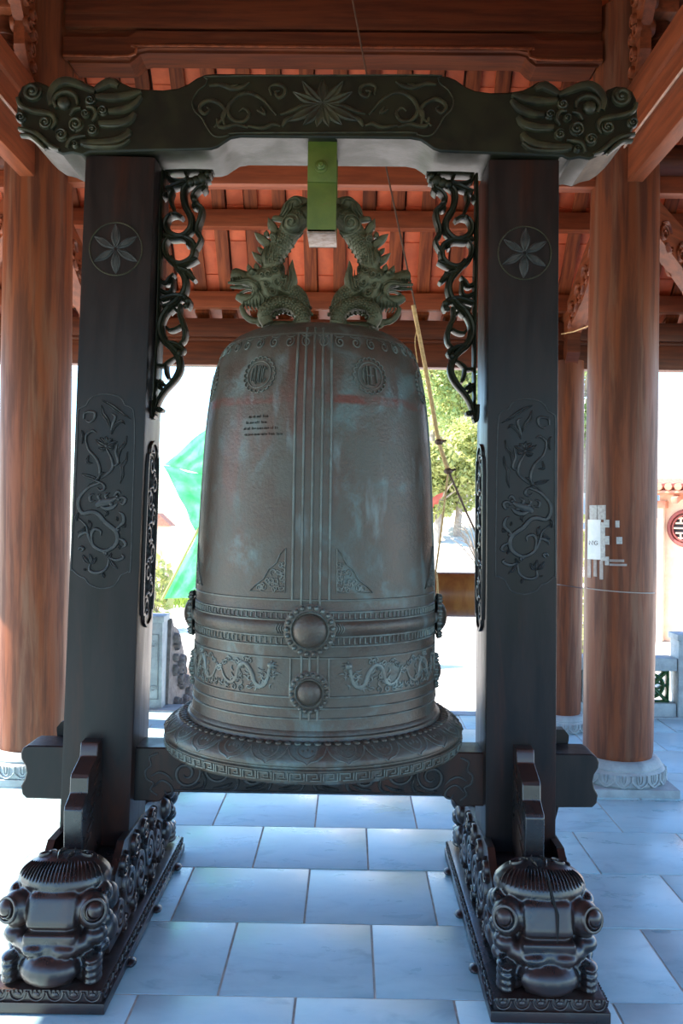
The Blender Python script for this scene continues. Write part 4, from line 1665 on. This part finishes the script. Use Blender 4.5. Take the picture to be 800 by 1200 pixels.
for pts, wd in spk:
    s_ = MB()

    def DM(a, b_, h):
        X, Z = dz(a, b_)
        return Vector((X, -h, Z))
    s_.stroke(lambda a, b_, h: DM(a, b_, h + .003), pts, wd * 1.15, .013, n=4, taper=(1.1, 1, .05))
    s_.stroke(lambda a, b_, h: DM(a, b_, -h - .003), pts, wd * 1.15, .013, n=4, taper=(1.1, 1, .05))
    me = s_.mesh('spike')
    me.materials.append(M_DRAGON)
    spike_meshes.append(me)
dtl = MB()
dbvh = BVHTree.FromPolygons([v_.co.copy() for v_ in drag_me.vertices], [tuple(p.vertices) for p in drag_me.polygons])
for sy in (-1, 1):
    def DMs(a, b_, h):          # lie on the carved body's own surface
        X, Z = dz(a, b_)
        hit = dbvh.ray_cast(Vector((X, sy * 1.0, Z)), Vector((0, -sy, 0)))
        y_ = hit[0].y if hit[0] is not None else sy * .01
        if hit[0] is not None and hit[0].y * sy < 0:
            y_ = sy * .01
        return Vector((X, y_ + sy * h, Z))
    dtl.stroke(DMs, spiral(605, 318, 96, 14, .4, 2.1), 30, .011, n=1, taper=(.6, 1, .8))
    dtl.stroke(DMs, [(540, 160), (590, 110), (660, 105), (690, 160), (650, 190), (620, 165)], 28, .010)
    for k in range(3):
        dtl.stroke(DMs, [(500 + k * 30, 240), (540 + k * 28, 190), (560 + k * 28, 140)], 18, .008)
    dtl.dome(DMs, 290, 708, 24, .016)
    dtl.stroke(DMs, [(258, 700), (285, 672), (325, 685), (336, 725)], 16, .012)
    # scales on the coil, the back and the arch
    for (pts, nrow, pitch) in ([(410, 1090), (410, 1030), (470, 975), (560, 960), (640, 990), (690, 1050), (705, 1110)], 5, 22), ([(600, 830), (670, 890), (715, 960), (735, 1040)], 4, 22), ([(600, 400), (540, 480), (490, 560), (470, 640)], 6, 24), ([(680, 200), (660, 260)], 4, 24):
        P = cr([Vector(p) for p in pts], 12)
        acc, last = 0, P[0]
        m_ = 0
        for i in range(1, len(P)):
            acc += (P[i] - P[i - 1]).length
            if acc < pitch:
                continue
            acc = 0
            m_ += 1
            t = (P[i] - P[i - 1]).normalized()
            nn = Vector((-t.y, t.x))
            for j in range(nrow):
                q = P[i] + nn * ((j - (nrow - 1) / 2 + (.5 if m_ % 2 else 0)) * 22)
                dtl.dome(DMs, q.x, q.y, 13, .0055, seg=7, rings=2)
    for k in range(4):
        a = 612 - k * 24
        dtl.stroke(DMs, [(a - 26, 860), (a, 770), (a + 2, 670)], 13, .009)
    for k in range(4):
        dtl.stroke(DMs, [(365 + k * 30, 650 - k * 4), (360 + k * 32, 570), (392 + k * 30, 490)], 15, .008)
    for (a, b_, r) in ((455, 440, 34), (515, 470, 26), (420, 725, 36), (490, 790, 32), (475, 690, 26), (400, 810, 28), (545, 745, 30), (520, 660, 26), (450, 860, 28), (370, 730, 24), (510, 600, 24), (540, 830, 24)):
        dtl.stroke(DMs, spiral(a, b_, r, 6, a, 1.5), 15, .011, n=1)
    for k in range(5):
        dtl.stroke(DMs, [(110 + k * 20, 745 - k * 2), (116 + k * 20, 790)], 15, .010, taper=(1, .8, .1))
    dtl.stroke(DMs, [(100, 770), (180, 775), (270, 770), (330, 800), (350, 870), (400, 930)], 20, .010)
    dtl.stroke(DMs, [(180, 860), (250, 830), (300, 850), (290, 900), (220, 940)], 18, .010)
    for k in range(6):
        dtl.stroke(DMs, [(215 + k * 26, 930 - k * 2), (205 + k * 28, 965), (225 + k * 27, 1000)], 15, .008)
    for k in range(4):
        dtl.stroke(DMs, [(330 + k * 30, 880 + k * 10), (350 + k * 32, 920), (345 + k * 34, 960)], 15, .008)
dtl_me = dtl.mesh('dragon_details')
dtl_me.materials.append(M_DRAGON)
XMID = .5 * (at(343, 265, 3.3).x + at(410, 268, 3.3).x) - BX
for mir in (False, True):
    d = link('dragon_loop', drag_me, None, bell)
    if mir:
        d.scale = (-1, 1, 1)
        d.location = (2 * XMID, 0, 0)
    for me in spike_meshes:
        link('spike', me, None, d)
    stuff(link('scales_and_curls', dtl_me, None, d))

# ---- green steel strap that carries the bell ------------------------------
SXC = .018
strap = thing('steel_hanger', 'green painted steel strap with a bolt hanging under the carved beam', 'hanger', (SXC, 0, 2.565))
SW_, SF, SB = .106, -.10, .075
for y_ in (SF, SB):
    MB().box((0, y_, .165), (SW_, .014, .33), bev=.003).build('side_plate', M_GREEN, strap)
MB().box((0, (SF + SB) / 2, .006), (SW_, SB - SF + .014, .012), bev=.002).build('bottom_plate', M_STEEL, strap)
fp = MB()
fp.box((0, SF - .011, .255), (SW_, .010, .15), bev=.003)
fp.build('front_plate', M_GREEN, strap)
bt = MB()
bt.lathe([(.024, 0), (.024, .004), (.021, .005)], 20)
bt.lathe([(.017, .004), (.017, .016), (.014, .018)], 6)
bt.lathe([(.009, .016), (.009, .026), (.007, .028)], 12)
bo = bt.build('bolt', M_GREEN, strap, (-.004, SF - .016, .235))
bo.rotation_euler = (PI / 2, 0, 0)

# ---- striker log on its rope ----------------------------------------------
DL = 4.2
stk = thing('bell_striker', 'polished wooden striker log hung on a yellow rope behind the bell', 'striker', (.63, DL - 3.3, 1.06))
lg = MB()
prof = [(.001, -.36), (.085, -.36), (.100, -.35), (.106, -.33), (.107, 0), (.106, .33), (.100, .35), (.085, .36), (.001, .36)]
lg.lathe(prof, 32, cap=False)
lo = lg.build('log', M_LOG, stk, (0, 0, .103))
lo.rotation_euler = (0, PI / 2, 0)
S0 = Vector(stk.location)


def W(x, y, d=DL):
    return at(x, y, d) - S0


K1, K2 = W(514, 518), W(525, 552)
MB().tube([W(400, -60), W(413, 0), W(428, 80), W(452, 195), W(487, 362)], .0045, 6).build('thin_wire', M_WIRE, stk)
MB().tube(cr([W(484, 358), W(497, 425), W(507, 480), K1, K2], 5), .010, 8).build('rope', M_ROPE, stk)
MB().tube(cr([W(485, 362), W(488, 385), W(486, 400), W(489, 425)], 4), .003, 6).build('frayed_end', M_ROPE, stk)
for k_ in (K1, K2):
    kn = MB()
    kn.ell(k_, (.020, .018, .016), 12, 8)
    kn.tube([k_ + Vector((.016 * math.cos(t), .014 * math.sin(t), .006 * math.sin(t * 2))) for t in [i * .5 for i in range(13)]], .006, 6)
    kn.tube([k_, k_ + Vector((.035, -.004, .008))], .006, 6)
    kn.build('knot', M_WIRE, stk)
LZ = S0.z - S0.z
rl = W(510, 672)
MB().tube([K2, W(517, 620), Vector((rl.x, 0, .205))], .0055, 6).build('rope_strand', M_ROPE, stk)
rr2 = W(580, 676)
MB().tube([K2, W(545, 598), Vector((rr2.x, 0, .205))], .0055, 6).build('rope_strand', M_WIRE, stk)
for xx in (rl.x, rr2.x):
    lp_ = MB()
    lp_.tube([(xx, .109 * math.cos(t), .103 + .109 * math.sin(t)) for t in [2 * PI * i / 24 for i in range(24)]], .006, 6, closed=True)
    lp_.build('rope_loop', M_ROPE, stk)

# ================================================================== THINGS AROUND
# ---- torn paper and tape on the right column
def colmap(x, y, h):           # photo pixel on the right column's shaft
    q = at(x, y, 4.95)
    r = .2005
    a = max(-.98, min(.98, (q.x - CX + .045 * 0) / r))
    th = math.asin(a)
    return Vector((CX + (r + h) * math.sin(th), CY - (r + h) * math.cos(th), q.z))


def patch(mb, x0, y0, x1, y1, h, nx=4):
    P = []
    for i in range(nx + 1):
        x = x0 + (x1 - x0) * i / nx
        P.append((x, y0))
    V, F = [], []
    for i in range(nx + 1):
        x = x0 + (x1 - x0) * i / nx
        V += [colmap(x, y0, h), colmap(x, y1, h), colmap(x, y1, h - .004), colmap(x, y0, h - .004)]
    for i in range(nx):
        a, b_ = i * 4, (i + 1) * 4
        for k in range(4):
            F.append((a + k, a + (k + 1) % 4, b_ + (k + 1) % 4, b_ + k))
    F += [(0, 1, 2, 3), (nx * 4 + 3, nx * 4 + 2, nx * 4 + 1, nx * 4)]
    mb.add(V, F)


pp = thing('paper_notice', 'torn white paper notice taped to the right thick column', 'paper', colmap(698, 632, 0))
P0 = Vector(pp.location)


def sub(mb, name, m):
    mb.v = [tuple(Vector(v_) - P0) for v_ in mb.v]
    return mb.build(name, m, pp)


q = MB(); patch(q, 690.5, 609, 704, 656, .0035, 5); sub(q, 'paper_sheet', M_PAPER)
for (x0, y0, x1, y1, h) in ((695.5, 592, 701, 609, .0025), (701.5, 592, 708.5, 609, .0025), (704, 612, 708, 657, .005)):
    q = MB(); patch(q, x0, y0, x1, y1, h, 3); sub(q, 'paper_strip', M_TAPEW)
for (x0, y0, x1, y1) in ((707, 609, 712, 618), (718, 610, 722, 618), (708, 628, 712, 638), (719, 629, 725, 637), (708, 652, 711.5, 662)):
    q = MB(); patch(q, x0, y0, x1, y1, .006, 2); sub(q, 'tape_piece', M_TAPEW)
for (x0, y0, x1, y1) in ((693, 656, 696, 678), (698, 656, 700.5, 676), (703, 657, 706, 679), (712, 655, 727, 658), (712, 660, 730, 662.5), (687, 596, 689.5, 609)):
    q = MB(); patch(q, x0, y0, x1, y1, .003, 3); sub(q, 'tape_piece', M_TAPE)
q = MB()
for ln in ([(695.3, 639), (695.3, 634), (697.6, 639), (697.6, 634)], [(701.4, 635), (700.2, 634), (699, 635.4), (699, 638), (700.4, 639), (701.4, 638), (701.4, 636.8), (700.4, 636.8)]):
    q.stroke(lambda a, b_, h: colmap(a, b_, .0042 + h), ln, .6, .0006, smooth=False, taper=(1, 1, 1))
stuff(sub(q, 'lettering', M_INK))

# ---- thin wires
def wire(name, label, pts, r, m):
    P = [Vector(p) for p in pts]
    c = P[0]
    return tag(MB().tube([p - c for p in P], r, 6).build(name, m, None, c), label, 'wire')


pts = [at(640, 684, 6.25), at(655, 685, 6.27), at(681, 689, 6.27)] + [colmap(688, 690.5, .004)] + [colmap(x, 690.5 + (x - 688) * .055, .004) for x in range(694, 767, 6)]
wire('tied_wire', 'thin steel wire tied across the two right columns', pts, .0032, M_WIREG)
pts = [at(657, 392, 6.25), at(672, 389, 5.8), at(690, 382, 5.2)]
wire('loose_string', 'pale string stretched between the right columns below the roof', pts, .004, M_ROPE)

# ---- low balustrade with pierced green tiles at the back right
BY = 3.55


def balustrade(x0, x1, label, npan, posts, vis=True):
    t = thing('stone_balustrade', label, 'balustrade', ((x0 + x1) / 2, BY, 0))
    L_ = x1 - x0
    MB().box((0, 0, .41), (L_, .17, .10), bev=.012).build('top_rail', M_STONE, t)
    MB().box((0, 0, .055), (L_, .15, .11), bev=.006).build('bottom_rail', M_STONE, t)
    pw = L_ / npan
    pm = MB()
    s_ = .245

    def PMx(a, b_, h):
        return Vector((a, -h, b_))
    h2 = s_ / 2
    pm.stroke(PMx, [(-h2, -h2), (h2, -h2), (h2, h2), (-h2, h2)], .030, .035, smooth=False, closed=True, prof=FRET)
    pm.stroke(PMx, [(.088 * math.cos(2 * PI * i / 24), .088 * math.sin(2 * PI * i / 24)) for i in range(24)], .024, .03, closed=True, n=1, prof=FRET)
    for k in range(4):
        a = PI / 4 + k * PI / 2
        pm.stroke(PMx, [(.02 * math.cos(a), .02 * math.sin(a)), (.06 * math.cos(a), .06 * math.sin(a)), (.16 * math.cos(a), .16 * math.sin(a))], .030, .03, prof=FRET, taper=(.7, 1, .8))
        a2 = k * PI / 2
        pm.stroke(PMx, [(.088 * math.cos(a2), .088 * math.sin(a2)), (.05 * math.cos(a2 + .45), .05 * math.sin(a2 + .45)), (0, 0)], .016, .028, prof=FRET)
        pm.stroke(PMx, [(.088 * math.cos(a2), .088 * math.sin(a2)), (.05 * math.cos(a2 - .45), .05 * math.sin(a2 - .45)), (0, 0)], .016, .028, prof=FRET)
        pm.stroke(PMx, [(.088 * math.cos(a2), .088 * math.sin(a2)), (.125 * math.cos(a2), .125 * math.sin(a2))], .02, .028, prof=FRET)
    me = pm.mesh('pierced_tile')
    me.materials.append(M_GLAZE)
    for i in range(npan):
        link('pierced_tile', me, None, t, (-L_ / 2 + pw * (i + .5), 0, .235))
        if i:
            MB().box((-L_ / 2 + pw * i, 0, .235), (pw - .27 if pw > .3 else .03, .12, .26), bev=.004).build('mullion', M_STONE, t)
    for x in posts:
        MB().box((x - (x0 + x1) / 2, 0, .30), (.17, .19, .60), bev=.01).build('end_post', M_STONE, t)
        MB().box((x - (x0 + x1) / 2, 0, .62), (.20, .22, .05), bev=.012).build('post_cap', M_STONE, t)
    return t


balustrade(1.30, 2.66, 'low grey stone balustrade with green pierced tiles at back right', 4, (2.75,))
balustrade(-2.66, -1.55, 'low grey stone balustrade behind the left wooden column', 3, ())

# ---- carved stair flank at the back left
sf = thing('stair_flank', 'carved stone stair flank with cloud scrolls left of the bell', 'stair rail', (-1.335, 3.62, 0))
MB().box((-.04, -.02, .34), (.14, .20, .68), bev=.01).build('newel', M_STONE, sf)
MB().box((-.04, -.02, .70), (.17, .23, .05), bev=.01).build('newel_cap', M_STONE, sf)
np_ = MB()
for k in range(2):
    np_.stroke(lambda a, b_, h: Vector((-.04 + a, -.12 - h, b_)), [(-.04, .08), (.04, .08), (.04, .58), (-.04, .58)], .010, .008, smooth=False, closed=True)
np_.stroke(lambda a, b_, h: Vector((-.04 + a, -.12 - h, b_)), spiral(0, .5, .028, .006, 0, 1.5), .010, .008)
np_.stroke(lambda a, b_, h: Vector((-.04 + a, -.12 - h, b_)), spiral(0, .16, .028, .006, 0, 1.5), .010, .008)
np_.build('newel_carving', M_STONE, sf)
fl = MB()
# the flank falls with the stair towards the back, turned a little to the right
pf = [(.08, -.45), (.08, .60), (.16, .61), (.30, .55), (.44, .38), (.55, .18), (.62, .02), (.70, .00), (.74, .10), (.82, .17), (.92, .15), (.98, .05), (.98, -.10), (1.02, -.25), (1.05, -.45)]


def FLM(a, b_, h):
    return Vector((-.0 + a * .10 + h, a * .95, b_))


fl.prism(cr([Vector(p) for p in pf], 3, True), FLM, -.05, .05)
flo = fl.build('flank_slab', M_STONED, sf, sharp=30)
fc = MB()
rnd = random.Random(11)
for i in range(120):
    a = .14 + rnd.random() * .82
    top_ = .58 - max(0, a - .16) * 1.15 if a < .65 else .12
    b_ = -.40 + rnd.random() * (top_ + .36)
    r = .03 + rnd.random() * .03
    fc.stroke(lambda a_, b2, h: FLM(a_, b2, .05 + h), spiral(a, b_, r, .008, rnd.random() * 6, 1.5), .024, .042)
    fc.stroke(lambda a_, b2, h: FLM(a_, b2, -.05 - h), spiral(a, b_, r, .008, rnd.random() * 6, 1.5), .024, .042)
stuff(fc.build('flank_carving', M_STONED, flo))

# ---- green netting behind the bell on the left
net = thing('green_netting', 'torn translucent green netting hung on a pole left of the bell', 'netting', at(236, 700, 12))
N0 = Vector(net.location)


def sheet(poly, name, seed):
    """triangular cloth with folds: poly = three photo corners with distances"""
    A, B, C = [at(*p) for p in poly]
    n_ = 18
    V, F = [], []
    idx = {}
    rnd = random.Random(seed)
    ph = rnd.random() * 6
    for i in range(n_ + 1):
        for j in range(n_ + 1 - i):
            u, v_ = i / n_, j / n_
            p = A * (1 - u - v_) + B * u + C * v_
            w_ = min(u, v_, 1 - u - v_) * 3
            p += Vector((.02 * math.sin(14 * v_ + ph), .10 * math.sin(9 * u + 5 * v_ + ph) + .05 * math.sin(23 * v_), .03 * math.sin(11 * u + ph))) * (.4 + .6 * w_)
            idx[i, j] = len(V)
            V.append(p - N0)
    for i in range(n_):
        for j in range(n_ - i):
            F.append((idx[i, j], idx[i + 1, j], idx[i, j + 1]))
            if i + j < n_ - 1:
                F.append((idx[i + 1, j], idx[i + 1, j + 1], idx[i, j + 1]))
    m = MB()
    m.add(V, F)
    o = m.build(name, M_NET, net, sharp=180)
    s2 = o.modifiers.new('thick', 'SOLIDIFY')
    s2.thickness = .006
    return o


sheet([(191, 545, 11.8), (250, 494, 12.2), (252, 560, 12.4)], 'net_sheet', 1)
sheet([(191, 545, 11.8), (252, 560, 12.4), (232, 628, 12)], 'net_sheet', 2)
sheet([(190, 703, 11.8), (231, 624, 12), (250, 700, 12.3)], 'net_sheet', 3)
MB().tube([at(189, 704, 11.75) - N0, at(231, 622, 11.95) - N0, at(246, 600, 12.05) - N0], .018, 8).build('pole', M_LEAF2, net)
gp = at(252, 700, 12.3)
MB().tube([Vector((gp.x, gp.y, -.5)) - N0, at(251, 485, 12.3) - N0], .03, 8).build('upright_pole', M_BARK, net)


# ---- plants
def foliage(mb, c, r, n_, size, rnd):
    for _ in range(n_):
        while True:
            p = Vector((rnd.uniform(-1, 1), rnd.uniform(-1, 1), rnd.uniform(-1, 1)))
            if .25 < p.length < 1:
                break
        p = Vector((p.x * r[0], p.y * r[1], p.z * r[2])) + Vector(c)
        e = Euler((rnd.uniform(-1.2, 1.2), rnd.uniform(-1.2, 1.2), rnd.uniform(0, 6.28))).to_matrix()
        s_ = size * rnd.uniform(.6, 1.3)
        q = [e @ Vector(v_) * s_ for v_ in ((-.5, 0, 0), (0, -.28, .06), (.5, 0, 0), (0, .28, .06))]
        mb.add([p + k for k in q], [(0, 1, 2, 3)])


def tree(x, y, h, r, m, label, seed, group='trees on the hillside', n_=4200, lsize=.19):
    z = gh(x, y)
    rnd = random.Random(seed)
    t = thing('tree', label, 'tree', (x, y, z), 0, group)
    tk = MB()
    tk.tube(cr([(0, 0, -.3), (rnd.uniform(-.2, .2), 0, h * .4), (rnd.uniform(-.3, .3), .1, h * .9)], 5), [.13, .09, .03], 8)
    for k in range(5):
        a = rnd.uniform(0, 6.28)
        z0 = h * rnd.uniform(.3, .7)
        tk.tube([(0, 0, z0), (r * .5 * math.cos(a), r * .5 * math.sin(a), z0 + h * .15), (r * .8 * math.cos(a), r * .8 * math.sin(a), z0 + h * .22)], [.05, .03, .015], 6)
    tk.build('trunk', M_BARK, t)
    fo = MB()
    for k in range(7):
        a = rnd.uniform(0, 6.28)
        rr_ = r * rnd.uniform(.2, .75)
        foliage(fo, (rr_ * math.cos(a), rr_ * math.sin(a), h * rnd.uniform(.35, .92)), (r * .55, r * .55, h * .17), n_ // 7, lsize, rnd)
    fo.build('foliage', m, t, sharp=180)


TL = [(500, 30, 6.5, 1.7, M_LEAF, 'dense green tree seen right beside the bell shoulder'),
      (522, 33, 7.5, 1.8, M_LEAF, 'tall green tree on the hill right of the rope'),
      (545, 30, 6.5, 1.7, M_LEAF2, 'yellowish tree on the hill beside the right post'),
      (570, 34, 7.5, 2.0, M_LEAF, 'green hillside tree partly behind the right post'),
      (683, 32, 6.0, 1.5, M_LEAF, 'green tree showing in the gap between the two right columns'),
      (478, 34, 7.0, 2.0, M_LEAF, 'green hillside tree behind the bell'),
      (534, 27, 3.4, 1.3, M_LEAF2, 'low yellow-green tree in front of the hill trees'),
      (512, 26.5, 3.0, 1.2, M_LEAF2, 'low yellow-green bush tree beside the rope knot')]
for i, (px, d, h, r, m, lab) in enumerate(TL):
    p = at(px, 600, d)
    tree(p.x, p.y, h, r, m, lab, 20 + i)


def bush(px, d, r, h, m, label, seed, z=None):
    p = at(px, 600, d)
    rnd = random.Random(seed)
    z = gh(p.x, p.y) if z is None else z
    t = thing('bush', label, 'bush', (p.x, p.y, z), 0, 'bushes outside')
    fo = MB()
    foliage(fo, (0, 0, h * .5), (r, r, h * .55), 420, .16, rnd)
    fo.build('foliage', m, t, sharp=180)
    st_ = MB()
    for k in range(6):
        a = k * 1.05
        st_.tube([(0, 0, -.05), (r * .6 * math.cos(a), r * .6 * math.sin(a), h * .7)], [.02, .008], 5)
    st_.build('stems', M_BARK, t)


bush(180, 15, .35, 1.3, M_LEAF2, 'small yellow-green bush beside the left post', 3)
bush(684, 11, .3, 2.0, M_LEAF2, 'leafy bush in the gap between the two right columns', 4)
# bare shrub right of the bell
sb = MB()
c0 = at(566, 668, 9)
rnd = random.Random(8)
for k in range(7):
    a = rnd.uniform(-1, .5)
    p1 = Vector((-.10 - .1 * rnd.random(), rnd.uniform(-.1, .1), .2 + .1 * k * .4))
    p2 = p1 + Vector((-.12 + .05 * a, rnd.uniform(-.1, .1), .12 + .06 * rnd.random()))
    sb.tube(cr([(0, 0, -.9), (-.03, 0, -.1), p1, p2], 4), [.012, .010, .007, .003], 6)
    sb.tube([p1, p1 + Vector((-.10, .02, .02 + .08 * rnd.random()))], [.005, .002], 5)
tag(sb.build('bare_shrub', M_BARK, None, c0), 'bare twiggy shrub right of the bell above the striker', 'shrub')

# grass strip at the back left
gr = MB()
rnd = random.Random(2)
for i in range(5200):
    x = rnd.uniform(-7.5, -2.2)
    y = rnd.uniform(15.0, 18.6)
    h = rnd.uniform(.10, .26)
    a = rnd.uniform(0, 6.28)
    w_ = .02
    dx, dy = math.cos(a) * w_, math.sin(a) * w_
    lx, ly = rnd.uniform(-.08, .08), rnd.uniform(-.08, .08)
    gr.add([(x - dx, y - dy, -.5), (x + dx, y + dy, -.5), (x + lx, y + ly, -.5 + h)], [(0, 1, 2)])
go = tag(gr.build('grass', M_GRASS, sharp=180), 'strip of bright green grass behind the netting', 'grass')
stuff(go)

# ---- neighbouring building at the far right
bd = thing('temple_building', 'cream temple building with clay roof and round lattice window at far right', 'building', (at(771, 600, 14.5).x, 11.2, -.5), -.60)
B0 = Vector(bd.location)
wx0 = B0.x
wall = MB()
wall.box(((wx0 + 9.0) / 2 - B0.x, .15, 1.25), (9.0 - wx0, .3, 2.5), bev=.01)
wall.build('wall', M_WALL, bd)
pil = MB()
pil.box((wx0 + .03 - B0.x, -.06, 1.1), (.14, .16, 2.2), bev=.01)
pil.build('pilaster', M_WALL, bd)
MB().box((wx0 + .03 - B0.x, -.07, 2.24), (.22, .2, .12), bev=.01).build('pilaster_cap', M_TERR, bd)
MB().box(((wx0 + 8.4) / 2 - B0.x, -.25, 2.44), (8.7 - wx0, .12, .10), bev=.01).build('eave_board', M_TERR, bd)
for i in range(5):
    MB().box((wx0 + .35 + i * .8 - B0.x, -.22, 2.36), (.10, .50, .10), rot=(.25, 0, 0), bev=.01).build('eave_bracket', M_TERR, bd)
rt = MB().tube([(0, 0, 0), (0, 1.9, .16)], .06, 8).mesh('roof_tile')
rt.materials.append(M_TERR)
i = 0
x = wx0 - .35
while x < 8.8:
    link('roof_tile', rt, None, bd, (x - B0.x, -.45, 2.52))
    x += .15
rs = MB()
rs.add([(wx0 - .4 - B0.x, -.42, 2.46), (8.8 - B0.x, -.42, 2.46), (8.8 - B0.x, 1.5, 2.60), (wx0 - .4 - B0.x, 1.5, 2.60),
        (wx0 - .4 - B0.x, -.42, 2.42), (8.8 - B0.x, -.42, 2.42), (8.8 - B0.x, 1.5, 2.55), (wx0 - .4 - B0.x, 1.5, 2.55)],
       [(0, 1, 2, 3), (7, 6, 5, 4), (0, 4, 5, 1), (1, 5, 6, 2), (2, 6, 7, 3), (3, 7, 4, 0)])
rs.build('roof_slope', M_TERR, bd)
wn = MB()
WR = .275


def WM(a, b_, h):
    return Vector((.44 + a, -.02 - h, 1.86 + b_))


wn.stroke(WM, [(WR * math.cos(2 * PI * i / 40), WR * math.sin(2 * PI * i / 40)) for i in range(40)], .07, .04, closed=True, n=1)
wn.stroke(WM, [(WR * .78 * math.cos(2 * PI * i / 40), WR * .78 * math.sin(2 * PI * i / 40)) for i in range(40)], .035, .05, closed=True, n=1)
wo_ = wn.build('round_window', M_REDWOOD, bd)
vd = MB()
vd.dome(WM, 0, 0, WR * .8, .012, seg=32, rings=3)
vd.build('window_void', M_DARK, wo_)
lt = MB()
for (x0, y0, x1, y1) in ((-.13, .16, .13, .16), (-.17, .08, .17, .08), (-.2, 0, .2, 0), (-.17, -.08, .17, -.08), (-.13, -.16, .13, -.16), (0, -.2, 0, .2), (-.09, .08, -.09, .2), (.09, .08, .09, .2), (-.09, -.08, -.09, -.2), (.09, -.08, .09, -.2)):
    lt.stroke(lambda a, b_, h: WM(a, b_, h + .01), [(x0, y0), (x1, y1)], .03, .02, taper=(1, 1, 1), prof=FLATP, n=1)
lt.build('lattice', M_WALL, wo_)

# ---- small red-roofed hut far off at the left and a red pennant beside the bell
hp = at(187, 606, 27)
ht = thing('red_roof_hut', 'tiny red-roofed hut far away beside the left post', 'hut', (hp.x, hp.y, -.5))
MB().box((0, 0, .8), (.6, .6, 1.6), bev=.02).build('wall', M_WALL, ht)
rf = MB()
rf.prism([(-.42, 1.55), (.42, 1.55), (0, 1.95)], lambda a, b_, h: Vector((a, h, b_)), -.4, .4)
rf.build('roof', M_TERR, ht)
fp_ = at(500, 580, 10)
pn = thing('red_pennant', 'torn red pennant on a thin pole just right of the bell', 'flag', (fp_.x, fp_.y, -.5))
MB().tube([(0, 0, 0), (0, 0, fp_.z + .6)], .012, 8).build('pole', M_BARK, pn)
F0 = Vector(pn.location)
fm = MB()
fpoly = [(500, 596), (504, 586), (511, 580), (519, 577), (518, 582), (514, 586), (513, 591), (509, 591), (507, 596), (504, 594)]
fm.prism(fpoly, lambda a, b_, h: at(a, b_, 10) - F0 + Vector((0, h + .03 * math.sin(a * .4), 0)), -.004, .004)
M_FLAG = mat('flag_red', (.75, .22, .15), rough=.8, trans=.3)
fm.build('cloth', M_FLAG, pn, sharp=25)
